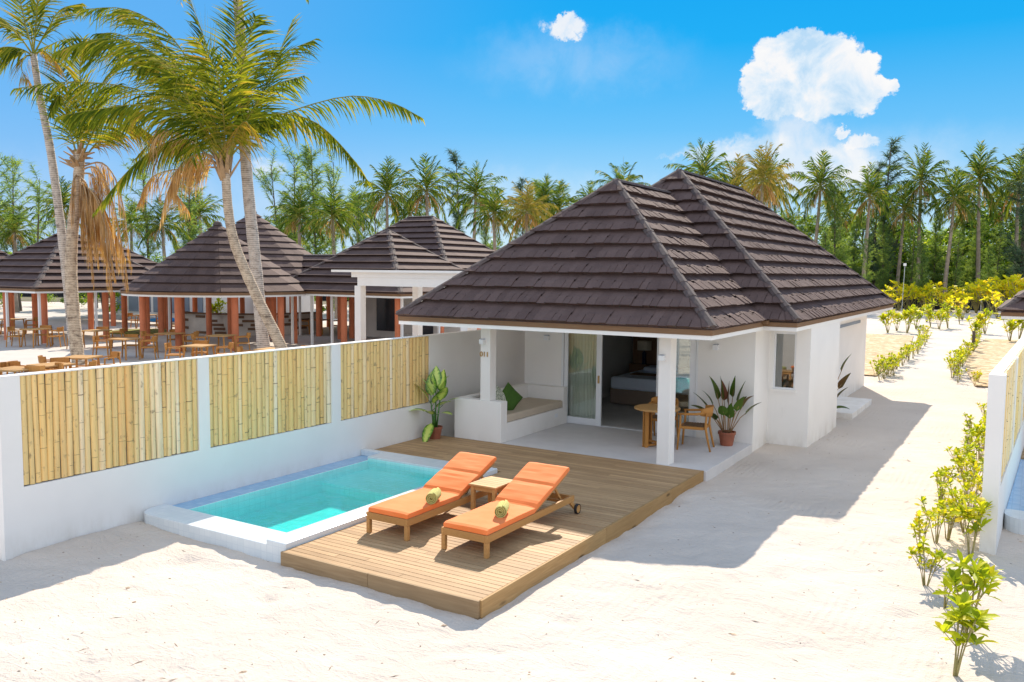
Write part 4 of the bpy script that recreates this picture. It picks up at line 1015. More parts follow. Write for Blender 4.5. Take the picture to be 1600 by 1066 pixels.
p5 = pavilion('hip roofed pavilion behind the white pergola, its front hip pointing at the camera', -25.4, 30.5, 3.75, 5.2, 9, slimpts=[(-28.3, 27.3), (-24.2, 27.4), (-22.2, 27.5), (-22.3, 30.2), (-27.1, 27.3), (-25.9, 27.3)])
b = MB(); b.box(-28.6, 32.6, .05, -22.4, 33.9, EP - .2); b.build('wall', M['plaster2'], p5)
for xa_, za_, xb_, zb_ in ((-27.9, .4, -26.7, 2.1), (-25.0, .1, -24.4, 2.1), (-23.4, 1.2, -22.7, 2.0)):
    b = MB(); b.box(xa_, 32.56, za_, xb_, 32.595, zb_); b.build('window', M['darkglass'], p5)
p6 = pavilion('tall hip roof with short ridge rising behind the other pavilions, left of the villa roof', -29.4, 39.2, 5.2, 6.45, 12, ridge=1.7, axis='X', colpts=[(-25, 35), (-25, 38)])
b = MB(); b.box(-33, 37, .05, -25.5, 42, EP - .2); b.build('wall', M['plaster2'], p6)
# white service building and its timber deck far behind on the left
wb = thing('service_building', 'plain white building behind the conical pavilion, with grey blue panels', 'building', (-45, 34, 0))
b = MB(); b.box(-45.0, 36.0, .05, -39.5, 40, 2.9); b.box(-55.5, 36.5, .05, -45.0, 40, 2.7); b.build('wall', M['plaster'], wb)
for k in range(7): b = MB(); b.box(-55 + k * 1.35, 36.44, .4, -54 + k * 1.35, 36.495, 2.5); b.build('panel', M['greyblue'], wb)
b = MB(); b.box(-44, 31.0, .065, -38.2, 35.9, .12); o = b.build('timber_deck', M['wooddeck_far'], wl=(-42, 33, 0)); tag(o, 'brown timber deck in front of the white building', 'deck')
b = MB(); b.lathe([(1.9, 0), (1.9, .03), (1.5, .06)], 30, (-39.5, 27.8, .07)); o = b.build('grass_mound', M['grass'], wl=(-39.5, 27.8, 0)); o['kind'] = 'structure'
b = MB(); b.lathe([(.8, 0), (.7, .16), (.3, .24)], 12, (-46.5, 34.0, .07)); b.v = [(p[0], p[1] + (p[0] + 46.5) * .3, p[2]) for p in b.v]; o = b.build('blue_cover', M['blueplastic'], wl=(-46.5, 34, 0), smooth=True); tag(o, 'bright blue plastic cover lying on the sand far left', 'cover')
# curved bar counter
bar = thing('bar_counter', 'curved stone bar counter with staggered brown blocks under the conical roofs', 'bar counter', (-34.5, 30.0, 0))
b = MB(); t_ = MB(); k_ = MB(); cx_, cy_, r0 = -36.3, 32.2, 4.0; n = 30
A0, A1 = R(-112), R(10)
for k in range(n):
    a, c = A0 + (A1 - A0) * k / n, A0 + (A1 - A0) * (k + 1) / n
    def rg_(r, an): return (cx_ + r * math.cos(an), cy_ + r * math.sin(an))
    b.prism([rg_(r0 - .2, a), rg_(r0, a), rg_(r0, c), rg_(r0 - .2, c)], .06, 1.1)
    t_.prism([rg_(r0 - .45, a), rg_(r0 + .14, a), rg_(r0 + .14, c), rg_(r0 - .45, c)], 1.102, 1.16)
BLK = []
for row in range(5):
    a = A0 + .05 + (row % 2) * .1
    while a < A1 - .2:
        w = .15
        if rv.random() < .62: BLK.append(([rg_(r0 + .002, a), rg_(r0 + .03, a), rg_(r0 + .03, a + w), rg_(r0 + .002, a + w)], .12 + row * .2, .25 + row * .2))
        a += rv.uniform(.17, .26)
b.build('counter_body', M['stone'], bar); t_.build('counter_top', M['brownblock'], bar); 
for pl_, za, zb in BLK: k_ = MB(); k_.prism(pl_, za, zb); k_.build('wood_block', M['brownblock'], bar)
# white pergola on the neighbouring plot
pg = thing('pergola', 'white flat roofed pergola standing behind the bamboo wall, left of the villa roof', 'pergola', (-16, 23, 0))
b = MB(); b.box(-20.15, 22.2, 3.15, -10.5, 22.5, 3.32); b.box(-20.15, 25.4, 3.15, -10.5, 25.7, 3.32)
for k in range(9): b.box(-20.1 + k * 1.15, 22.5, 3.18, -19.98 + k * 1.15, 25.4, 3.3)
b.box(-20.9, 22.0, 3.321, -10.4, 25.9, 3.40); b.box(-19.9, 22.23, 2.86, -10.5, 22.47, 3.149)
b.build('top_frame', M['soffit'], pg)
for (x, y) in ((-20.02, 22.22), (-15.55, 22.22), (-20.02, 25.43), (-15.5, 25.43)):
    b = MB(); b.box(x, y, .0, x + .27, y + .27, 3.149 if y > 23 else 2.859); b.build('post', M['plaster'], pg)

# ---- terrace furniture
def far_chair():
    t = thing('terrace_chair', 'x', 'chair', (0, 0, 0))
    def pb(b, nm, mat, **k): return b.build(nm, mat, t, world=False, **k)
    b = MB(); b.box(-.24, -.22, .42, .24, .24, .46); pb(b, 'seat', M['teak_chair'])
    for s_ in (-1, 1):
        b = MB(); b.bar((s_ * .25, .25, 0), (s_ * .23, .21, .66), .035, .035); pb(b, 'leg', M['teak_chair'])
        b = MB(); b.bar((s_ * .23, -.30, 0), (s_ * .22, -.22, .72), .035, .035); pb(b, 'leg', M['teak_chair'])
        b = MB(); b.bar((s_ * .235, .23, .67), (s_ * .235, -.22, .70), .045, .03); pb(b, 'arm', M['teak_chair'])
    b = MB(); n = 8; vs = []
    for k in range(n + 1):
        a = R(-70 + 140 * k / n); x, y = .25 * math.sin(a), -.08 - .2 * math.cos(a)
        vs += [(x, y, .64), (x, y - .02, .83), (x * 1.08, y * 1.08 - .03, .83), (x * 1.08, y * 1.08 - .01, .64)]
    b.add(vs, [(k * 4 + j, k * 4 + (j + 1) % 4, (k + 1) * 4 + (j + 1) % 4, (k + 1) * 4 + j) for k in range(n) for j in range(4)]); pb(b, 'backrest', M['teak_chair'])
    return t
def far_table():
    t = thing('terrace_table', 'x', 'table', (0, 0, 0))
    b = MB(); b.box(-.42, -.42, .72, .42, .42, .76); b.build('table_top', M['teak_top'], t, world=False)
    for sx in (-1, 1):
        for sy in (-1, 1):
            b = MB(); b.bar((sx * .38, sy * .38, 0), (sx * .32, sy * .32, .72), .05, .05); b.build('leg', M['teak_chair'], t, world=False)
    return t
fc, ft_ = far_chair(), far_table(); used = {'c': False, 't': False}
def place(kind, x, y, rz, lab, group, z=.065):
    src = fc if kind == 'c' else ft_
    if not used[kind]:
        used[kind] = True; src.location = (x, y, z); src.rotation_euler = (0, 0, rz); src['label'] = lab; src['group'] = group; return src
    return copy_tree(src, (x, y, z), rz, lab, 1, group)
# (pixel x of the table, depth, table rotation, chairs as angles, where it stands)
sets = [(55, 35.5, .1, (0, 180, 90), 'under the left pavilion, left of its thick column'), (150, 35, .2, (0, 180, 90), 'under the left pavilion, right of the paired trunks'),
        (20, 21.5, .3, (200, 20, 110), 'just over the wall at the left edge'), (78, 22.5, .1, (180, 10, 100, 270), 'just over the wall, left of the paired trunks'),
        (125, 24.5, .5, (20, 190), 'over the wall at the foot of the paired trunks'),
        (265, 33.8, .15, (0, 180, 90), 'under the round pavilion, between its left columns'), (310, 28.5, .3, (0, 170, 90), 'in the sun before the round pavilion'),
        (425, 27.5, .2, (10, 180), 'just behind the leaning palm trunk'), (572, 28.5, .1, (180, 0, 90), 'right behind the left post of the white pergola'),
        (648, 27.5, .2, (0, 180, 90), 'by the left tip of the villa roof'), (500, 44, .2, (0, 180), 'in the shade under the linking roof'), (195, 31, .2, (0, 180, 90), 'between the paired trunks and the round pavilion'), (345, 33, .3, (0, 180), 'under the round pavilion before the bar'), (605, 31, .2, (0, 180), 'behind the white pergola, between its posts'), (230, 47, .1, (0, 170), 'far back beside the white building'), (20, 42, .4, (0, 150), 'far back at the left edge under a roof')]
dirn = ['right hand', 'left hand', 'rear', 'near']
for (px, D, rz, chs, where) in sets:
    p = at(px, 500, D); p = Vector((p.x, p.y, 0))
    place('t', p.x, p.y, rz, 'square teak table ' + where, 'tables on the terrace')
    for i, a in enumerate(chs):
        ang = rz + R(a) + math.atan2(RT.y, RT.x); q = p + Vector((math.cos(ang), math.sin(ang), 0)) * .78
        side = 'right' if a < 45 or a > 315 else 'rear' if a < 135 else 'left' if a < 225 else 'near'
        place('c', q.x, q.y, ang + math.pi / 2, side + ' chair of the table ' + where, 'chairs on the terrace')
for (px, D, lab) in ((62, 20.2, 'white umbrella base table'),):
    p = at(px, 560, 21.3); b = MB(); b.box(p.x - .5, p.y - .4, .70, p.x + .5, p.y + .4, .745)
    for sx in (-.4, .4):
        for sy in (-.3, .3): b.box(p.x + sx - .02, p.y + sy - .02, .06, p.x + sx + .02, p.y + sy + .02, .70)
    o = b.build('white_table', M['whitecloth'], wl=(p.x, p.y, 0)); tag(o, 'white topped table among the teak chairs at the left edge', 'table')

# ------------------------------------------------------------------ palms
def spline(pts, n):
    pts = [Vector(p) for p in pts]; P = [pts[0] * 2 - pts[1]] + pts + [pts[-1] * 2 - pts[-2]]; out = []
    m_ = len(pts) - 1
    for k in range(n + 1):
        t = k / n * m_; i = min(int(t), m_ - 1); f = t - i; a, b_, c, d = P[i:i + 4]
        out.append(.5 * ((2 * b_) + (c - a) * f + (2 * a - 5 * b_ + 4 * c - d) * f * f + (3 * b_ - 3 * c + d - a) * f ** 3))
    return out
def frond_mesh(b, st, pts, nl, LL, rnd, hang=.8, w=.035, sidew=.7, rad=.035, dry=False, start=.16, segs=3):
    st.tube(pts, [rad * (1 - .85 * k / (len(pts) - 1)) for k in range(len(pts))], 5, cap=False)
    n = len(pts) - 1
    for k in range(nl):
        t = start + (1 - start) * (k + rnd.uniform(-.3, .3)) / nl; t = min(max(t, start), .998)
        i = min(int(t * n), n - 1); f = t * n - i; p = pts[i].lerp(pts[i + 1], f); d = (pts[i + 1] - pts[i]).normalized()
        sd = d.cross(Vector((0, 0, 1)))
        if sd.length < .1: sd = Vector((1, 0, 0))
        sd.normalize(); prof = (.45 + .75 * math.sin(math.pi * min(1, t * .95 + .08) ** .8)) * (1 if t < .93 else .7)
        for s_ in (-1, 1):
            if rnd.random() < (.12 if not dry else .3): continue
            L = LL * prof * rnd.uniform(.6, 1.12); hg = hang * (.35 + .65 * (1 - abs(d.z)) ** .7) if not dry else hang; dir_ = (sd * s_ * sidew * rnd.uniform(.7, 1.2) + d * rnd.uniform(.6, .95) + Vector((0, 0, -hg * rnd.uniform(.5, .9) + .15))).normalized()
            q = p.copy(); ww = w * rnd.uniform(.8, 1.2); vs = []; wd = d * .8 + Vector((0, 0, .6)); wd = (wd - dir_ * wd.dot(dir_)).normalized()
            for g in range(segs):
                hw = ww / 2 * (.55 if g == 0 else 1 if g < segs - 1 else .55); vs += [q - wd * hw, q + wd * hw]
                q = q + dir_ * (L / segs); dir_ = (dir_ + Vector((0, 0, -hg * 1.15 / segs))).normalized(); wd = (wd - dir_ * wd.dot(dir_)).normalized()
            vs.append(q); b.add(vs, [(2 * g, 2 * g + 1, 2 * g + 3, 2 * g + 2) for g in range(segs - 1)] + [(2 * segs - 2, 2 * segs - 1, 2 * segs)])
def auto_pts(c, az, el, L, droop, n=14):
    p = Vector(c); d = Vector((math.cos(az) * math.cos(el), math.sin(az) * math.cos(el), math.sin(el))); out = [p.copy()]
    for k in range(n): p = p + d * (L / n); d = (d + Vector((0, 0, -1)) * droop * (.4 + 1.2 * k / n) / n).normalized(); out.append(p.copy())
    return out
def add_frond(tree, pts, rnd, nl=56, LL=.75, hang=.8, w=.04, dry=False, yellow=False, sidew=.7):
    b = MB(); st = MB(); frond_mesh(b, st, pts, nl, LL, rnd, hang, w, sidew, dry=dry)
    mat = M['palm_dry'] if dry else M['palm_y'] if yellow else M['palm']
    k = len(st.f); b.add(st.v, st.f, 1)
    b.build('dry_frond' if dry else 'frond', [mat, M['rachis_dry'] if dry else M['rachis']], tree)
def trunk(tree, pts, r0, r1, mat, n=40, flare=1.35):
    P = spline(pts, n); b = MB(); rads = []
    for k in range(n + 1):
        t = k / n; rads.append((r0 + (r1 - r0) * t) * (1 + (flare - 1) * math.exp(-t * 14)) * (1 + .035 * math.sin(k * 2.4)))
    b.tube(P, rads, 14); b.build('trunk', mat, tree, smooth=True)
def bx(px, py, D): return at(px, py, D)
rf = random.Random(8)
AZR = math.atan2(RT.y, RT.x)          # picture right
# palm A: leaning trunk
D = 26.98; base = bx(446, 556, D); base.z = 0
pa = thing('leaning_coconut_palm', 'coconut palm with trunk leaning left, its broad crown filling the upper left', 'palm tree', (base.x, base.y, 0))
trunk(pa, [base, bx(440, 545, D), bx(402, 465, D), bx(368, 385, D), bx(357, 330, D), bx(352, 262, D)], .19, .135, M['bark'])
cA = bx(352, 258, D); LK = 1.42
def pxf(tree, pp, rnd, c0=None, **k):
    k['LL'] = k['LL'] * 1.65; k['w'] = .052 if not k.get('dry') else .028; k['nl'] = int(k['nl'] * (1.15 if not k.get('dry') else 1.75)); k['hang'] = k['hang'] * 1.15 + .15
    pts = [bx(x, y, d) for x, y, d in pp]; add_frond(tree, spline(pts, 16), rnd, **k)
F = [([(356, 250, 26.98), (400, 200, 27.12), (440, 179, 27.26), (540, 151, 27.55), (610, 160, 27.69), (662, 186, 27.83)], dict(nl=64, LL=.62, hang=1.1)),
     ([(356, 250, 26.98), (385, 200, 26.70), (430, 178, 26.41), (490, 190, 26.13), (540, 235, 25.84), (575, 284, 25.56)], dict(nl=64, LL=.75, hang=1.2)),
     ([(354, 250, 26.98), (385, 190, 27.55), (425, 110, 28.12), (458, 30, 28.40)], dict(nl=60, LL=.9, hang=.7)),
     ([(354, 250, 26.98), (378, 200, 26.13), (420, 140, 25.56), (476, 118, 24.99)], dict(nl=50, LL=.7, hang=.8)),
     ([(352, 250, 26.98), (360, 170, 27.41), (365, 80, 27.83), (372, -10, 28.40)], dict(nl=60, LL=.95, hang=.6)),
     ([(352, 250, 26.98), (342, 170, 26.41), (322, 70, 25.99), (285, -30, 25.56)], dict(nl=60, LL=1.0, hang=.6)),
     ([(350, 250, 26.98), (320, 150, 27.55), (270, 60, 28.12), (200, 15, 28.40), (120, 15, 28.68)], dict(nl=70, LL=1.0, hang=.8)),
     ([(350, 250, 26.98), (310, 165, 26.41), (250, 90, 25.84), (170, 60, 25.56), (85, 82, 25.28)], dict(nl=70, LL=1.0, hang=.9)),
     ([(348, 250, 26.98), (290, 185, 27.41), (215, 140, 27.83), (110, 128, 28.26), (20, 139, 28.68)], dict(nl=70, LL=.95, hang=1.15)),
     ([(346, 252, 26.98), (300, 195, 26.13), (230, 165, 25.56), (160, 170, 25.13), (90, 182, 24.71)], dict(nl=64, LL=.9, hang=1.1)),
     ([(346, 255, 26.98), (310, 222, 26.70), (262, 222, 26.41), (205, 262, 26.13), (145, 335, 25.84)], dict(nl=60, LL=.7, hang=1.4)),
     ([(348, 256, 26.98), (325, 215, 25.56), (296, 160, 24.57), (280, 118, 24.14), (270, 160, 23.57)], dict(nl=50, LL=.9, hang=1.2)),
     ([(354, 250, 26.98), (368, 210, 25.56), (384, 190, 24.42), (400, 220, 23.57)], dict(nl=40, LL=.7, hang=1.3, yellow=True)),
     ([(350, 250, 26.98), (335, 200, 28.12), (300, 110, 29.25), (240, 60, 30.10)], dict(nl=60, LL=1.0, hang=.9)),
     ([(354, 250, 26.98), (400, 170, 28.40), (440, 90, 29.54), (495, 60, 30.39)], dict(nl=56, LL=.8, hang=.9)),
     ([(352, 252, 26.98), (340, 220, 28.40), (300, 200, 29.82), (250, 210, 30.96), (210, 250, 31.52)], dict(nl=56, LL=.8, hang=1.3)),
     ([(352, 250, 26.98), (350, 190, 25.28), (340, 120, 24.14), (310, 60, 23.29)], dict(nl=60, LL=1.0, hang=.8)),
     ([(350, 262, 26.98), (322, 240, 26.70), (285, 255, 26.41), (262, 300, 26.27), (250, 350, 26.27)], dict(nl=44, LL=.6, hang=1.6, dry=True)),
     ([(350, 264, 26.98), (318, 250, 26.84), (270, 285, 26.55), (295, 330, 26.55), (330, 365, 26.55)][:4], dict(nl=40, LL=.65, hang=1.7, dry=True)),
     ([(350, 262, 26.98), (300, 262, 27.26), (240, 275, 27.55), (215, 320, 27.69)], dict(nl=40, LL=.6, hang=1.6, dry=True)),
     ([(345, 262, 26.98), (290, 215, 26.41), (245, 205, 26.13), (240, 250, 25.99), (252, 315, 25.84)], dict(nl=40, LL=.5, hang=1.6, dry=True))]
for pp, kw in F: pxf(pa, pp, rf, **kw)
for (ex, ey, dd_, bow) in ((215, 95, 25.5, 60), (150, 40, 28.5, 50), (60, 60, 29, 70), (235, 150, 30, 70), (400, 20, 25.8, 20), (425, 70, 28.5, 40), (300, 240, 24.6, 70), (190, 10, 27, 40), (100, 60, 26, 60)):
    mx, my = 352 + (ex - 352) * .5, 250 + (ey - 250) * .5 - bow
    pxf(pa, [(352, 252, 26.98), (352 + (ex - 352) * .22, 252 + (ey - 252) * .25 - bow * .62, 26.98 + (dd_ - 27) * .25), (mx, my, 26.98 + (dd_ - 27) * .55), (352 + (ex - 352) * .8, 252 + (ey - 252) * .8 - bow * .55, 26.98 + (dd_ - 27) * .85), (ex, ey + bow * .25, dd_)], rf, nl=44, LL=.8, hang=1.0)
b = MB()
for k in range(16):      # leaf bases and fibres round the crown shaft
    a = rf.uniform(0, 6.28); e = R(rf.uniform(50, 80)); p = cA + Vector((0, 0, -.5 + .4 * rf.random())); b.bar(p + Vector((math.cos(a), math.sin(a), 0)) * .12, p + Vector((math.cos(a) * math.cos(e), math.sin(a) * math.cos(e), math.sin(e))) * .85, .15, .07, w2=.07, h2=.04)
b.build('leaf_bases', M['rachis_dry'], pa)
# palm B: upright grey trunk leaving the frame
D = 28.6; base = bx(416, 556, D); base.z = 0
pb_ = thing('tall_coconut_palm', 'grey trunked coconut palm just right of the leaning one, its crown above the frame', 'palm tree', (base.x, base.y, 0))
trunk(pb_, [base, bx(412, 545, D), bx(400, 420, D), bx(388, 300, D), bx(381, 200, D), bx(376, 60, D), bx(366, -60, D), bx(356, -150, D)], .215, .15, M['bark_grey'])
cB = bx(356, -150, D)
for k in range(18):
    az = 2 * math.pi * k / 18 * 2.4 + rf.uniform(-.2, .2); add_frond(pb_, auto_pts(cB, az, R(rf.uniform(-35, 60)), rf.uniform(3.8, 4.6), 1.5), rf, nl=44, LL=.8)
# palm C: thin leaning trunk on the far left
D = 30.0; base = bx(128, 578, D); base.z = 0
pc = thing('slender_coconut_palm', 'slender coconut palm with a small crown in the upper left corner', 'palm tree', (base.x, base.y, 0))
trunk(pc, [base, bx(116, 540, D), bx(104, 430, D), bx(92, 330, D), bx(78, 230, D), bx(62, 150, D), bx(52, 85, D)], .175, .11, M['bark_grey'])
for pp, kw in [([(52, 82, 30.00), (56, 40, 30.00), (60, -10, 29.87), (70, -50, 29.62)], dict(nl=40, LL=.7, hang=.6)), ([(52, 82, 30.00), (40, 40, 30.38), (30, -5, 30.64), (20, -40, 30.64)], dict(nl=36, LL=.7, hang=.6)),
               ([(50, 84, 30.00), (25, 50, 29.74), (-5, 25, 29.49), (-50, 25, 29.36)], dict(nl=44, LL=.7, hang=1.0)), ([(50, 86, 30.00), (30, 76, 29.62), (0, 75, 29.36), (-40, 95, 29.11)], dict(nl=40, LL=.7, hang=1.2)),
               ([(54, 82, 30.00), (75, 45, 30.26), (95, 15, 30.64), (130, 5, 31.02)], dict(nl=40, LL=.65, hang=.9)), ([(54, 84, 30.00), (66, 80, 29.11), (80, 90, 28.60), (88, 112, 28.34)], dict(nl=30, LL=.5, hang=1.2, yellow=True)),
               ([(50, 86, 30.00), (38, 90, 29.36), (34, 110, 28.85), (48, 135, 28.72)], dict(nl=26, LL=.5, hang=1.3, yellow=True)), ([(52, 82, 30.00), (50, 40, 31.28), (62, 0, 32.17), (90, -20, 32.94)], dict(nl=40, LL=.7, hang=.8))]:
    pxf(pc, pp, rf, **kw)
# palm D: stout, with a skirt of dead fronds
D = 29.4; base = bx(128, 578, D); base.z = 0
pd = thing('skirted_coconut_palm', 'coconut palm with a thick skirt of dead brown fronds hanging down its trunk', 'palm tree', (base.x + .3, base.y, 0))
trunk(pd, [base, bx(122, 560, D), bx(112, 450, D), bx(112, 380, D), bx(118, 320, D), bx(124, 262, D), bx(122, 235, D)], .215, .165, M['bark'], flare=1.2)
cD = bx(122, 250, D)
for pp, kw in [([(124, 250, 29.40), (118, 190, 29.40), (105, 130, 29.66), (85, 85, 29.91)], dict(nl=50, LL=.75, hang=.5)), ([(124, 250, 29.40), (128, 180, 29.14), (125, 110, 28.89), (130, 60, 28.63)], dict(nl=50, LL=.75, hang=.5)),
               ([(124, 250, 29.40), (140, 190, 29.66), (160, 130, 29.91), (195, 90, 30.17)], dict(nl=50, LL=.8, hang=.6)), ([(122, 250, 29.40), (108, 200, 28.89), (95, 150, 28.38), (78, 180, 28.12)], dict(nl=40, LL=.6, hang=1.1)),
               ([(126, 250, 29.40), (150, 200, 28.76), (180, 165, 28.38), (225, 180, 28.12)], dict(nl=46, LL=.75, hang=1.2)), ([(124, 250, 29.40), (135, 200, 30.68), (150, 150, 31.96), (190, 130, 32.72)], dict(nl=46, LL=.8, hang=.8)),
               ([(126, 255, 29.40), (160, 215, 29.78), (205, 195, 30.17), (250, 220, 30.42)], dict(nl=46, LL=.75, hang=1.2, yellow=True)),
               ([(122, 268, 29.40), (150, 262, 29.14), (172, 300, 28.89), (190, 380, 28.76), (200, 450, 28.63)], dict(nl=56, LL=.8, hang=2.2, dry=True, sidew=.4)), ([(122, 272, 29.40), (146, 275, 29.02), (160, 320, 28.76), (168, 400, 28.63), (175, 455, 28.51)], dict(nl=56, LL=.8, hang=2.2, dry=True, sidew=.35)),
               ([(122, 275, 29.40), (136, 290, 28.89), (146, 340, 28.63), (152, 400, 28.51)], dict(nl=56, LL=.8, hang=2.2, dry=True, sidew=.4)), ([(124, 280, 29.40), (130, 300, 28.89), (134, 350, 28.63), (140, 410, 28.51)], dict(nl=56, LL=.75, hang=2.2, dry=True, sidew=.4)),
               ([(122, 270, 29.40), (114, 285, 28.89), (112, 320, 28.76), (114, 350, 28.63)], dict(nl=30, LL=.5, hang=2.2, dry=True, sidew=.3)), ([(124, 262, 29.40), (160, 255, 29.27), (185, 290, 29.14), (196, 350, 29.02), (206, 420, 28.89)], dict(nl=40, LL=.7, hang=2.2, dry=True, sidew=.35))]:
    pxf(pd, pp, rf, **kw)
for k in range(9):
    x1 = 132 + k * 8 + rf.uniform(-4, 4); y1 = rf.uniform(400, 470) - abs(k - 5) * 8; dd_ = rf.uniform(28.2, 29.6)
    pxf(pd, [(122, 275 + k * 3, 29.4), (126 + k * 3, 288 + k * 2, dd_), (128 + k * 6, 340 + k * 2, dd_), (x1, y1, dd_)], rf, nl=46, LL=.7, hang=2.2, dry=True, sidew=.3)
b = MB()
for k in range(20):
    a = rf.uniform(0, 6.28); e = R(rf.uniform(5, 45)); p = cD + Vector((0, 0, -.35 + .5 * rf.random())); q = p + Vector((math.cos(a) * math.cos(e), math.sin(a) * math.cos(e), math.sin(e))) * rf.uniform(.35, .85)
    b.bar(p, q, .17, .09, w2=.05, h2=.03)
b.build('leaf_bases', M['rachis_dry'], pd)

# ------------------------------------------------------------------ far palms (prototypes, then copies)
def far_palm_proto(seed, yellow=False):
    rnd = random.Random(seed); t = thing('coconut_palm', 'x', 'palm tree', (0, 0, 0)); H = 10.0
    lean = rnd.uniform(-.5, .5); tr = MB(); P = spline([(0, 0, 0), (lean * .2, .1, 3), (lean * .7, 0, 7), (lean, 0, H)], 12); tr.tube(P, [.23 - .12 * k / 12 for k in range(13)], 7); tr.build('trunk', M['bark_far'], t, world=False)
    b = MB(); st = MB(); c = Vector((lean, 0, H)); nf = 30
    for k in range(nf):
        az = k * 2.4 + rnd.uniform(-.25, .25); q_ = k / nf; el = R(86 - 140 * q_ + rnd.uniform(-8, 8)); L = rnd.uniform(2.9, 3.9) * (.85 if el > 1 else 1)
        pts = auto_pts(c, az, el, L, 1.0 + 1.5 * q_ + rnd.uniform(-.2, .5), 7)
        frond_mesh(b, st, pts, 17, 1.0, rnd, .9 + q_, .125, .6, rad=.035, segs=2, start=.12)
    b.build('crown', M['palm_far_y'] if yellow else M['palm_far'], t, world=False); st.build('frond_stalks', M['rachis'], t, world=False)
    dd = MB(); ds = MB()
    for k in range(9 if not yellow else 14):
        az = rnd.uniform(0, 6.28); pts = auto_pts(c + Vector((0, 0, -.2)), az, R(-25), rnd.uniform(1.6, 2.4), 3.5, 6); frond_mesh(dd, ds, pts, 12, .6, rnd, 1.8, .09, .4, rad=.03, segs=2)
    dd.add(ds.v, ds.f); dd.build('dead_fronds', M['palm_dry'], t, world=False); return t
def casuarina_proto(seed, mat, dens=1.0, spread=2.0, H=12.0):
    rnd = random.Random(seed); t = thing('casuarina_tree', 'x', 'tree', (0, 0, 0)); tr = MB(); b = MB()
    P = spline([(0, 0, 0), (rnd.uniform(-.3, .3), .2, H * .4), (rnd.uniform(-.5, .5), 0, H)], 14); tr.tube(P, [.17 - .15 * k / 14 for k in range(15)], 6)
    for k in range(int(34 * dens)):
        f = .18 + .8 * (k + rnd.random()) / (34 * dens); i = min(int(f * 14), 13); p = P[i].lerp(P[i + 1], f * 14 - i)
        az = rnd.uniform(0, 6.28); el = R(rnd.uniform(20, 60) if dens > 1.4 else rnd.uniform(30, 72)); L = (spread * (1.15 - f) * rnd.uniform(.7, 1.3) + .35) if dens > 1.4 else spread * (.35 + .65 * math.sin(math.pi * min(1, f * .9))) * rnd.uniform(.4, 1.25); d = Vector((math.cos(az) * math.cos(el), math.sin(az) * math.cos(el), math.sin(el)))
        q = p + d * L; tr.tube([p, q], [.022, .007], 4, cap=False)
        for j in range(int(58 * (.5 + L / spread))):
            s_ = rnd.uniform(.15, 1.05); c = p + d * L * s_; a2 = rnd.uniform(0, 6.28); dn = Vector((math.cos(a2) * .8, math.sin(a2) * .8, rnd.uniform(-.5, .8))).normalized() + d * .5; dn.normalize(); l = rnd.uniform(.25, .7); m_ = c + dn * l * .6; e = m_ + (dn + Vector((0, 0, -.6))).normalized() * l * .5
            w = dn.cross(Vector((rnd.uniform(-1, 1), rnd.uniform(-1, 1), rnd.uniform(-1, 1)))).normalized() * rnd.uniform(.010, .024)
            b.add([c - w, c + w, m_ + w * .9, m_ - w * .9, e], [(0, 1, 2, 3), (3, 2, 4)])
    tr.build('trunk', M['bark_dark'], t, world=False); b.build('crown', mat, t, world=False); return t
def bush_proto(seed, mat, H=7.0, Rr=2.2, nleaf=4200, ls=.2):
    rnd = random.Random(seed); t = thing('leafy_tree', 'x', 'tree', (0, 0, 0)); tr = MB(); b = MB()
    tr.tube(spline([(0, 0, 0), (.1, .1, H * .35), (rnd.uniform(-.3, .3), 0, H * .8)], 8), [.14 - .1 * k / 8 for k in range(9)], 6)
    cl = []
    for k in range(26):
        z = H * rnd.uniform(.12, .95); r = Rr * math.sin(math.pi * min(1, (z / H) * .85 + .12)) * rnd.uniform(.3, 1); a = rnd.uniform(0, 6.28); cl.append((Vector((r * math.cos(a), r * math.sin(a), z)), rnd.uniform(.35, .85)))
        tr.tube([(0, 0, z * .75), cl[-1][0]], [.04, .012], 4, cap=False)
    for k in range(nleaf):
        c, r = rnd.choice(cl); v = Vector((rnd.gauss(0, 1), rnd.gauss(0, 1), rnd.gauss(0, .8))); v = v.normalized() * r * rnd.uniform(.3, 1.15); p = c + v
        n_ = (v.normalized() + Vector((rnd.uniform(-1, 1), rnd.uniform(-1, 1), rnd.uniform(-.5, 1.5)))).normalized(); u = n_.cross(Vector((rnd.uniform(-1, 1), rnd.uniform(-1, 1), rnd.uniform(-1, 1)))).normalized(); w = n_.cross(u); s_ = ls * rnd.uniform(.6, 1.3)
        b.add([p - u * s_ * .5, p + w * s_ * .28, p + u * s_ * .5, p - w * s_ * .28], [(0, 1, 2, 3)])
    tr.build('trunk', M['bark_dark'], t, world=False); b.build('crown', mat, t, world=False); return t
protos = {}
used_p = set()
def put(key, px, topy, D, label, group, rz=None, rnd=random.Random(77), name=None, base_z=0, wid=1.0):
    src, Hn = protos[key]; g = at(px, 450, D); top = at(px, topy, D); h = top.z - base_z; s = h / Hn
    if rz is None: rz = rnd.uniform(0, 6.28)
    sw = wid if key[0] != 'p' else wid
    scl = (s * sw, s * sw, s)
    if key[0] == 'p':       # palms keep a natural crown size whatever the trunk height
        scl = (sw * (.55 + .45 * s), sw * (.55 + .45 * s), s)
    if key not in used_p:
        used_p.add(key); src.location = (g.x, g.y, base_z); src.rotation_euler = (0, 0, rz); src.scale = scl; src['label'] = label; src['group'] = group; return src
    return copy_tree(src, (g.x, g.y, base_z), rz, label, scl, group)
for i in range(4): protos['p%d' % i] = (far_palm_proto(100 + i), 12.6)
protos['py'] = (far_palm_proto(120, True), 12.6)
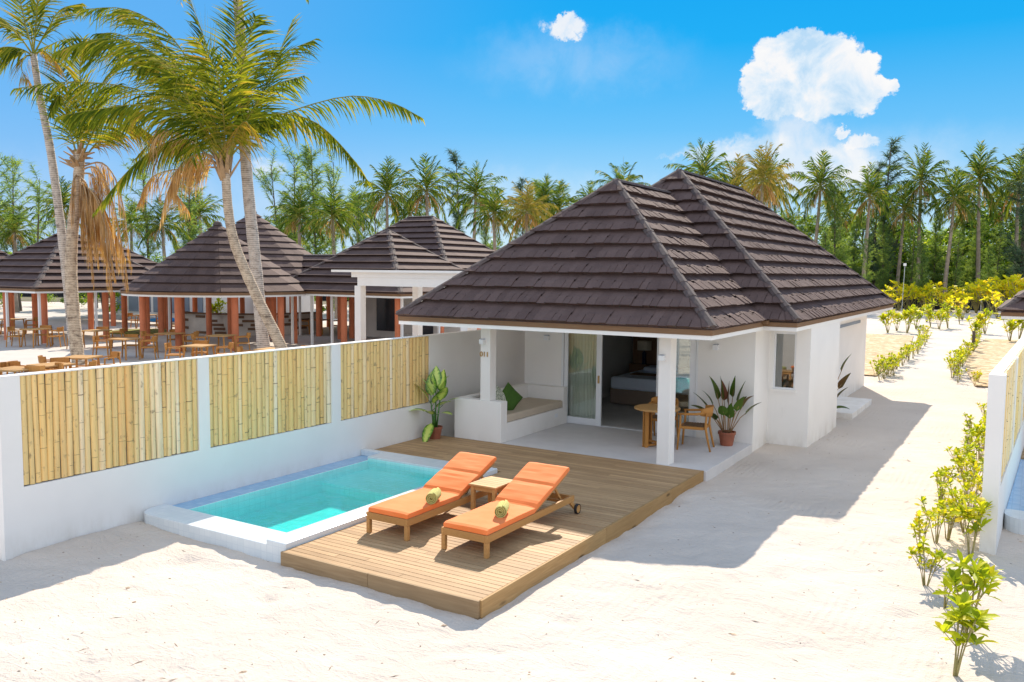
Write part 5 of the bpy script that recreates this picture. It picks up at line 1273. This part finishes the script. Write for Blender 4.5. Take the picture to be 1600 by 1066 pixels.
protos['c0'] = (casuarina_proto(1, M['casu'], 1.0, 2.4), 12.3); protos['c1'] = (casuarina_proto(2, M['casu'], 1.3, 2.2), 12.3); protos['cb'] = (casuarina_proto(3, M['casu_b'], 1.5, 1.5), 12.3)
protos['cd'] = (casuarina_proto(4, M['casu'], 2.3, 2.0), 12.3)
protos['b0'] = (bush_proto(1, M['bush']), 7.4); protos['b1'] = (bush_proto(2, M['bush_d']), 7.4); protos['b2'] = (bush_proto(3, M['bush_d'], 7, 1.7, 3600, .17), 7.4)
# coconut palms of the tree line, left to right: (pixel x, crown top y, depth, kind)
palms = [(25, 330, 62, 'p1'), (108, 285, 70, 'p0'), (205, 318, 74, 'p2'), (262, 318, 66, 'p2'), (318, 300, 78, 'p3'), (448, 330, 70, 'p2'), (470, 300, 60, 'p1'), (527, 300, 58, 'p0'), (606, 258, 74, 'p1'), (672, 252, 74, 'p2'),
         (737, 262, 76, 'p3'), (776, 296, 70, 'p0'), (822, 290, 68, 'py'), (850, 283, 86, 'p1'), (872, 290, 84, 'p2'), (915, 290, 86, 'p3'), (970, 256, 88, 'p0'), (1100, 230, 84, 'p2'), (1146, 250, 86, 'py'), (1186, 232, 78, 'py'), (1197, 250, 92, 'p1'),
         (1268, 246, 88, 'p3'), (1347, 264, 86, 'p0'), (1402, 290, 90, 'p2'), (1432, 238, 90, 'p1'), (1476, 270, 86, 'p3'), (1528, 232, 88, 'p0'), (1583, 242, 88, 'p2'), (1610, 250, 92, 'p2'), (565, 300, 82, 'p3'), (640, 300, 92, 'p0'), (1230, 330, 96, 'p1'), (1310, 300, 100, 'p2'), (1500, 300, 100, 'p1'), (1560, 290, 100, 'p3'), (-15, 300, 64, 'p2')]
palms.sort()
for i, (px, ty, D, key) in enumerate(palms):
    look = 'yellowing' if key == 'py' else ('tall' if ty < 256 else 'shorter' if ty > 299 else 'green')
    put(key, px, ty, D, '%s coconut palm in the far tree line, %s palm there counted from the left' % (look, ordn(i) or 'first'), 'coconut palms of the far tree line', wid=1.0)
cas = [(-10, 230, 60, 'c0'), (30, 245, 64, 'c1'), (62, 275, 58, 'c0'), (150, 300, 70, 'c1'), (232, 232, 66, 'c0'), (290, 225, 70, 'c1'), (300, 245, 80, 'cb'), (430, 255, 64, 'c0'), (470, 235, 66, 'c1'), (497, 225, 62, 'cd'), (520, 250, 72, 'c0'), (555, 300, 70, 'c1'), (585, 300, 76, 'c0'),
       (712, 232, 84, 'cb'), (815, 275, 90, 'cb'), (845, 280, 94, 'cd'), (1305, 278, 86, 'cd'), (1382, 214, 92, 'cb'), (1366, 250, 94, 'cb'), (1600, 200, 84, 'cb'), (1250, 350, 88, 'c1'), (1330, 330, 92, 'cd'), (1290, 360, 84, 'cd'), (1380, 345, 88, 'cd'), (1420, 350, 86, 'c1'), (1455, 330, 92, 'cd'), (1490, 355, 86, 'c1'), (1520, 340, 90, 'cd'), (1555, 350, 86, 'c1'), (1590, 335, 90, 'cd'), (1350, 370, 82, 'c1'), (1440, 375, 83, 'cd'), (1540, 380, 83, 'cd'), (670, 330, 88, 'cd'), (760, 350, 80, 'cd'), (880, 340, 92, 'cd'), (950, 330, 96, 'cd'), (1210, 350, 92, 'cd')]
cas.sort()
for i, (px, ty, D, key) in enumerate(cas):
    look = {'c0': 'wispy', 'c1': 'thin feathery', 'cb': 'dark bluish spiky', 'cd': 'dense feathery'}[key]
    put(key, px, ty, D, '%s casuarina tree in the far tree line, %s casuarina counted from the left' % (look, ordn(i) or 'first'), 'casuarina trees of the far tree line')
rb2 = random.Random(9); bs = []
for px in range(-20, 620, 46): bs.append((px + rb2.uniform(-14, 14), rb2.uniform(368, 402), rb2.uniform(58, 80), rb2.choice(('b0', 'b1', 'b2'))))
for px in range(640, 1150, 40): bs.append((px + rb2.uniform(-12, 12), rb2.uniform(368, 396), rb2.uniform(78, 92), rb2.choice(('b0', 'b1', 'b1'))))
for px in range(1190, 1640, 15): bs.append((px + rb2.uniform(-10, 10), rb2.uniform(318, 372), rb2.uniform(96, 108), rb2.choice(('b0', 'b1', 'b2', 'b1'))))
for px in range(1300, 1640, 24): bs.append((px + rb2.uniform(-10, 10), rb2.uniform(392, 420), rb2.uniform(96, 101), rb2.choice(('b0', 'b2', 'b0'))))
bs.sort()
for i, (px, ty, D, key) in enumerate(bs):
    look = {'b0': 'bright green', 'b1': 'deep green', 'b2': 'slim deep green'}[key]; side = 'left of the villa' if px < 1000 else 'right of the villa'
    put(key, px, ty, D, '%s leafy tree low in the tree line, number %d counted from the left' % (look, i + 1), 'low leafy trees of the far tree line', wid=1.45 if px > 1180 else 1.2)

# ------------------------------------------------------------------ black screen fence, lamp pole
fn = thing('screen_fence', 'long black shade net fence in front of the trees, behind the yellow shrubs', 'fence', (0, 95, 0))
b = MB(); b.box(-60, 95, 0, 30, 95.04, 1.35); b.build('net', M['black_net'], fn)
for k in range(16):
    x = -30 + k * 3.2; b = MB(); b.box(x, 94.9, 0, x + .1, 94.99, 1.55); b.build('post', M['metal'], fn)
f2 = thing('screen_fence', 'black shade net fence on the left, seen under the pavilion roofs', 'fence', (-90, 60, 0))
b = MB(); b.bar((-115, 45, .7), (-50, 75, .7), .05, 1.5); b.build('net', M['black_net'], f2)
g = at(1410, 460, 78); lt = thing('lamp_pole', 'thin pole with a small white floodlight before the trees', 'lamp pole', (g.x, g.y, 0))
top = at(1414, 414, 78); b = MB(); b.tube([(g.x, g.y, 0), (top.x, top.y, top.z)], .025, 6); b.build('pole', M['metal'], lt); b = MB(); b.box(top.x - .12, top.y - .08, top.z - .1, top.x + .12, top.y + .08, top.z + .14); b.build('lamp_head', M['soffit'], lt)
b = MB(); b.box(-2.25, 43, 0, -2.13, 43.12, .95); o = b.build('bollard', M['bark_dark'], wl=(-2.2, 43, 0)); tag(o, 'short dark post at the bed right of the path', 'bollard')

# ------------------------------------------------------------------ young shrubs
def shrub_proto(seed, H=.6, stems=5, ll=.11, lw=.045, mat='young', per=12, spread=.25, lrg=False):
    rnd = random.Random(seed); t = thing('young_shrub', 'x', 'shrub', (0, 0, 0)); sm = MB(); lf = MB()
    for k in range(stems):
        a = rnd.uniform(0, 6.28); h = H * rnd.uniform(.6, 1.0); sp = spread * rnd.uniform(.3, 1)
        P = spline([(math.cos(a) * .02, math.sin(a) * .02, -.03), (math.cos(a) * sp * .5, math.sin(a) * sp * .5, h * .5), (math.cos(a) * sp, math.sin(a) * sp, h)], 6); sm.tube(P, [.011 * H / .6, .009 * H / .6] + [.006 * H / .6] * 5, 5)
        tips = [(P[-1], per)] + [(P[rnd.randint(3, 5)] + Vector((rnd.uniform(-1, 1), rnd.uniform(-1, 1), .4)) * H * .16, per // 2) for _ in range(2)]
        for j, (tp, cnt) in enumerate(tips):
            if j: sm.tube([P[3], tp], [.005, .003], 4)
            for q in range(cnt):
                a2 = q * 2.4 + rnd.uniform(-.3, .3); e = R(rnd.uniform(-5, 75)); d = Vector((math.cos(a2) * math.cos(e), math.sin(a2) * math.cos(e), math.sin(e)))
                leaf(lf, tp + Vector((0, 0, -q * .004 * H / .6)), d, ll * rnd.uniform(.7, 1.25), lw * rnd.uniform(.8, 1.2), rnd.uniform(.2, .9), n=4, fold=.2, twist=rnd.uniform(-.5, .5), shape=1.35)
    sm.build('stem', M['stem'], t, world=False, smooth=True); lf.build('leaves', M[mat], t, world=False, smooth=True); return t
SP = [shrub_proto(i + 1, per=11, stems=5 + i % 3, ll=.10) for i in range(4)]; SB = [shrub_proto(20 + i, H=.66, stems=5, ll=.15, lw=.06, per=12, spread=.22) for i in range(2)]
SY = [shrub_proto(40 + i, H=1.9, stems=8, ll=.34, lw=.17, per=9, spread=1.3, mat='yellow') for i in range(2)]
SG = [shrub_proto(50 + i, H=1.2, stems=6, ll=.30, lw=.11, per=10, spread=.4) for i in range(2)]
usd = set(); rs = random.Random(4)
def pshrub(proto, x, y, sc_, lab, group, z=0):
    z = hgt(x, y)
    if proto.name not in usd:
        usd.add(proto.name); proto.location = (x, y, z); proto.scale = (sc_,) * 3; proto['label'] = lab; proto['group'] = group; return
    copy_tree(proto, (x, y, z), rs.uniform(0, 6.28), lab, sc_, group)
near = [(-.42, 8.0, 1.0, SB[0], 'two stemmed leafy seedling nearest the bottom right corner'), (-.36, 9.0, 1.05, SB[1], 'tall yellow green seedling, second one up from the bottom right corner'), (-.62, 9.55, .62, SP[0], 'small seedling between the two tall ones at bottom right'), (-1.02, 11.25, .85, SP[1], 'bushy seedling standing furthest out on the sand at right'),
        (-.5, 11.6, 1.0, SB[0], 'seedling growing against the end of the right hand wall'), (-.80, 12.2, .95, SP[2], 'leafy seedling just beyond the end of the right wall'), (-.72, 13.0, .9, SP[3], 'leafy seedling beside the right wall with its stem bent'), (-.95, 13.3, .7, SP[0], None), (-.68, 14.2, .95, SP[1], None), (-.85, 10.1, .8, SP[2], None), (-.9, 11.9, .9, SP[3], None), (-.62, 12.6, .9, SP[0], None), (-1.05, 14.1, .9, SP[2], None), (-.95, 16.6, .9, SP[2], None), (-.7, 17.9, .9, SB[1], None), (-.9, 19.6, .9, SP[0], None), (-.75, 21.5, .9, SP[1], None), (-.75, 15.2, 1.0, SP[2], None), (-.66, 16.2, .9, SP[3], None), (-.85, 17.4, .95, SP[0], None), (-.7, 18.8, .9, SP[1], None), (-.72, 20.5, .9, SP[2], None), (-.8, 22.5, .8, SP[3], None), (-.6, 13.7, .8, SP[3], None), (-.6, 15.8, .9, SP[0], None)]
kk = 0
for (x, y, s_, pr, lab) in near:
    if lab is None: kk += 1; lab = 'young green shrub in the row along the right wall, %s beyond the wall end' % (ordn(kk - 1) or 'first')
    pshrub(pr, x, y, s_, lab, 'young shrubs along the right wall')
pathL = [(1290 + 85, 588), (1385, 580), (1395, 573), (1404, 567), (1412, 561), (1420, 556), (1428, 549), (1434, 543), (1439, 537), (1442, 531), (1440, 524), (1436, 517), (1368, 580), (1390, 583)]
pathL = [(a[0] + dx_, a[1] + dy_) for a in pathL for dx_, dy_ in ((0, 0), (6, -2))]
for i, (px, py) in enumerate(pathL):
    p = gp(px, py + 6); pshrub(SP[i % 4], p.x, p.y, rs.uniform(.75, 1.2), 'yellow green shrub edging the left side of the path, number %d from the villa' % (i + 1), 'shrubs edging the left side of the path')
pathR = [(1488, 585), (1493, 578), (1499, 571), (1505, 564), (1511, 557), (1516, 550), (1521, 543), (1524, 536), (1526, 528), (1527, 520), (1529, 510), (1497, 592), (1523, 597)]
pathR = [(a[0] + dx_, a[1] + dy_) for a in pathR for dx_, dy_ in ((0, 0), (4, -4))]
for i, (px, py) in enumerate(pathR):
    p = gp(px, py + 6); pshrub(SP[(i + 1) % 4], p.x, p.y, rs.uniform(.75, 1.25) if i < 22 else .7, 'yellow green shrub edging the right side of the path, number %d from the wall' % (i + 1), 'shrubs edging the right side of the path')
for i, (px, D) in enumerate([(1388, 50), (1402, 52), (1418, 50), (1432, 54), (1455, 56), (1468, 54), (1482, 55), (1525, 45), (1540, 50), (1580, 44), (1594, 46), (1448, 62), (1500, 60)]):
    p = at(px, 500, D); pshrub(SG[i % 2], p.x, p.y, rs.uniform(.9, 1.3), 'upright green shrub in the pale sand beyond the beds, number %d from the left' % (i + 1), 'upright shrubs beyond the planting beds')
ypx = [(1385, 84, 1.0), (1403, 82, 1.3), (1418, 83, 1.5), (1432, 84, 1.2), (1446, 80, 1.2), (1458, 82, 1.4), (1474, 83, 1.1), (1487, 80, .9), (1500, 80, 1.2), (1512, 78, 1.3), (1526, 78, 1.5), (1540, 76, 1.7), (1554, 77, 1.6), (1568, 76, 1.7), (1583, 75, 1.8), (1598, 74, 1.8), (1612, 74, 1.7), (1505, 66, .9), (1560, 68, 1.2), (1390, 80, .9)]
for i, (px, D, s_) in enumerate(sorted(ypx)):
    p = at(px, 480, D); pshrub(SY[i % 2], p.x, p.y, s_ * 1.0, 'drooping golden yellow shrub before the black fence, number %d from the left' % (i + 1), 'golden yellow shrubs before the black fence')
for i, (px, D) in enumerate([(338, 52), (352, 54), (366, 55), (430, 56), (372, 60), (462, 55)]):
    p = at(px, 480, D); pshrub(SG[i % 2], p.x, p.y, 1.2, 'bright shrub seen through the round pavilion, number %d from the left' % (i + 1), 'shrubs seen through the pavilions')
p = gp(2, 880); p.x, p.y = -10.55, 4.9
pshrub(SP[2], -10.6, 5.35, .8, 'yellow seedling just outside the left end of the long wall', 'seedling at the left edge')
# dry twigs and leaves lying on the sand
for q in list(SP + SB + SY + SG): pass

# ------------------------------------------------------------------ sky and sun
EXPO = 1.0; SKY_S = .12
SUNV = Vector((.54, -1.30, -1.0)).normalized()          # direction the light travels
el = math.asin(-SUNV.z); azs = math.atan2(-SUNV.y, -SUNV.x)
sun = bpy.data.lights.new('sun', 'SUN'); sun.energy = 3.7; sun.angle = R(.53); sun.color = (1, .885, .74)
so = bpy.data.objects.new('sun', sun); COL.objects.link(so); so.rotation_euler = SUNV.to_track_quat('-Z', 'Y').to_euler()
w = bpy.data.worlds.new('World'); sc.world = w; w.use_nodes = True; nt = w.node_tree; bg = nt.nodes['Background']
sky = N(nt, 'ShaderNodeTexSky', sky_type='NISHITA', sun_disc=False); sky.sun_elevation = el; sky.sun_rotation = math.pi / 2 - azs
sky.air_density = 1.0; sky.dust_density = 0.0; sky.ozone_density = 3.0; sky.altitude = 0
hs = N(nt, 'ShaderNodeHueSaturation', Saturation=1.35, Value=1.0); nt.links.new(sky.outputs[0], hs.inputs['Color'])
tc = N(nt, 'ShaderNodeTexCoord'); nrm = N(nt, 'ShaderNodeVectorMath', operation='NORMALIZE'); nt.links.new(tc.outputs['Generated'], nrm.inputs[0])
# warp the direction with noise, then measure the distance to each cloud puff
nz = N(nt, 'ShaderNodeTexNoise', Scale=30.0, Detail=10, Roughness=.68); nt.links.new(nrm.outputs[0], nz.inputs['Vector'])
sub = N(nt, 'ShaderNodeVectorMath', operation='SUBTRACT'); nt.links.new(nz.outputs['Color'], sub.inputs[0]); sub.inputs[1].default_value = (.5, .5, .5)
scl = N(nt, 'ShaderNodeVectorMath', operation='SCALE', Scale=.048); nt.links.new(sub.outputs[0], scl.inputs[0])
wd = N(nt, 'ShaderNodeVectorMath', operation='ADD'); nt.links.new(nrm.outputs[0], wd.inputs[0]); nt.links.new(scl.outputs[0], wd.inputs[1])
E1 = RT.copy(); E1.z = 0; E1.normalize()
def puff(px, py, rx, ry):
    c = ray(px, py).normalized(); e1 = (E1 - c * E1.dot(c)).normalized(); e2 = e1.cross(c) * -1
    s1 = ray(px + rx, py).normalized(); a = (s1 - c).length; s2 = ray(px, py - ry).normalized(); bb = (s2 - c).length
    df = N(nt, 'ShaderNodeVectorMath', operation='SUBTRACT'); nt.links.new(wd.outputs[0], df.inputs[0]); df.inputs[1].default_value = c
    d1 = N(nt, 'ShaderNodeVectorMath', operation='DOT_PRODUCT'); nt.links.new(df.outputs[0], d1.inputs[0]); d1.inputs[1].default_value = e1 / a
    d2 = N(nt, 'ShaderNodeVectorMath', operation='DOT_PRODUCT'); nt.links.new(df.outputs[0], d2.inputs[0]); d2.inputs[1].default_value = e2 / bb
    s = math_n(nt, 'ADD', math_n(nt, 'MULTIPLY', d1.outputs['Value'], d1.outputs['Value']), math_n(nt, 'MULTIPLY', d2.outputs['Value'], d2.outputs['Value']))
    return math_n(nt, 'SQRT', s)
def cloud(puffs, soft, amp):
    d = None
    for p in puffs:
        q = puff(*p); d = q if d is None else math_n(nt, 'SMOOTH_MIN', d, q, .18)
    mr = N(nt, 'ShaderNodeMapRange', interpolation_type='SMOOTHSTEP'); nt.links.new(d, mr.inputs[0]); mr.inputs[1].default_value = 1 + soft; mr.inputs[2].default_value = 1 - soft; mr.inputs[3].default_value = 0; mr.inputs[4].default_value = amp
    return mr.outputs[0]
main = cloud([(1245, 110, 62, 52), (1290, 90, 55, 42), (1195, 135, 34, 36), (1330, 128, 52, 44), (1372, 132, 34, 20), (1265, 160, 85, 26), (1215, 100, 45, 36), (1205, 165, 36, 18), (1185, 118, 26, 26), (1232, 80, 34, 26), (1268, 66, 36, 24), (1305, 76, 34, 26), (1345, 108, 34, 26), (1385, 130, 24, 14), (1290, 130, 70, 45), (1240, 130, 60, 50), (1340, 145, 46, 28)], .12, .97)
stem = cloud([(1238, 215, 46, 42), (1250, 262, 110, 44), (1235, 190, 44, 30), (1240, 235, 60, 60)], .35, .6)
small = cloud([(1318, 207, 13, 7), (1352, 222, 24, 12), (1330, 232, 12, 8), (885, 45, 30, 16), (872, 36, 10, 10)], .22, .85)
low = cloud([(1190, 228, 38, 15), (1130, 240, 60, 11), (1160, 232, 30, 12), (1318, 248, 40, 18), (1338, 268, 36, 16), (425, 258, 26, 12), (1090, 244, 50, 5)], .45, .7)
wisp = cloud([(900, 95, 130, 40), (1420, 250, 170, 40), (780, 300, 260, 26), (300, 330, 600, 60)], .9, .20)
nz2 = N(nt, 'ShaderNodeTexNoise', Scale=17.0, Detail=8, Roughness=.62, Distortion=.4); nt.links.new(nrm.outputs[0], nz2.inputs['Vector'])
cc = ramp(nt, nz2.outputs['Fac'], [(.36, (.50, .72, .93)), (.47, (.74, .86, .97)), (.56, (.95, .95, .96)), (.64, (1.0, .985, .965))])
cs = N(nt, 'ShaderNodeVectorMath', operation='SCALE', Scale=CLOUD_B if False else 9.0); nt.links.new(cc, cs.inputs[0])
sz_ = N(nt, 'ShaderNodeSeparateXYZ'); nt.links.new(nrm.outputs[0], sz_.inputs[0])
KS = 1 / (SKY_S * 2 ** EXPO)
grad = ramp(nt, sz_.outputs[2], [(0.0, (.58, .78, .90)), (.08, (.38, .64, .88)), (.16, (.13, .50, .88)), (.25, (.0, .40, .86)), (.33, (.0, .36, .84)), (.45, (.08, .38, .80)), (1.0, (.46, .54, .68))])  # last stop: zenith out of view, lifted as added fill light
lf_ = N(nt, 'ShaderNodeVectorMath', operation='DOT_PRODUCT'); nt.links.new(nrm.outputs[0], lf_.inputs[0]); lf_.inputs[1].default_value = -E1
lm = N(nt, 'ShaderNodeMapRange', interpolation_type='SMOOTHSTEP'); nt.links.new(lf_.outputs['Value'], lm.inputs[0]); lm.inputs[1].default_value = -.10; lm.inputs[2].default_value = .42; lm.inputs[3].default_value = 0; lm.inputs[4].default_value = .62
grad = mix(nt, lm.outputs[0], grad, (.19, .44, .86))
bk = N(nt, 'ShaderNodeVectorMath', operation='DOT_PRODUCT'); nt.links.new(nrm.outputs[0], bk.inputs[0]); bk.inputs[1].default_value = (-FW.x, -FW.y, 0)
back_fill = N(nt, 'ShaderNodeMapRange', interpolation_type='SMOOTHSTEP'); nt.links.new(bk.outputs['Value'], back_fill.inputs[0]); back_fill.inputs[1].default_value = -.35; back_fill.inputs[2].default_value = .6
grad = mix(nt, back_fill.outputs[0], grad, (1.02, 1.13, 1.32))  # unseen sky behind the camera, brightened as added fill for the facing walls
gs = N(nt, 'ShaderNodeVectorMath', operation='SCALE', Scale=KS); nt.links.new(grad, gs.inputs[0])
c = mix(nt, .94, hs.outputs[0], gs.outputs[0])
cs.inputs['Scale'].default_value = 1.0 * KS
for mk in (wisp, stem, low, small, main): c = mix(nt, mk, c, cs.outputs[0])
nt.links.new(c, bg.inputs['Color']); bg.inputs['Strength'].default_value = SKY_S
sc.view_settings.view_transform = 'Standard'; sc.view_settings.look = 'None'; sc.view_settings.gamma = 1; sc.view_settings.exposure = EXPO
sc.render.engine = 'CYCLES'; sc.cycles.use_denoising = True
sc.cycles.max_bounces = 8; sc.cycles.transparent_max_bounces = 16; sc.cycles.caustics_reflective = False; sc.cycles.caustics_refractive = False
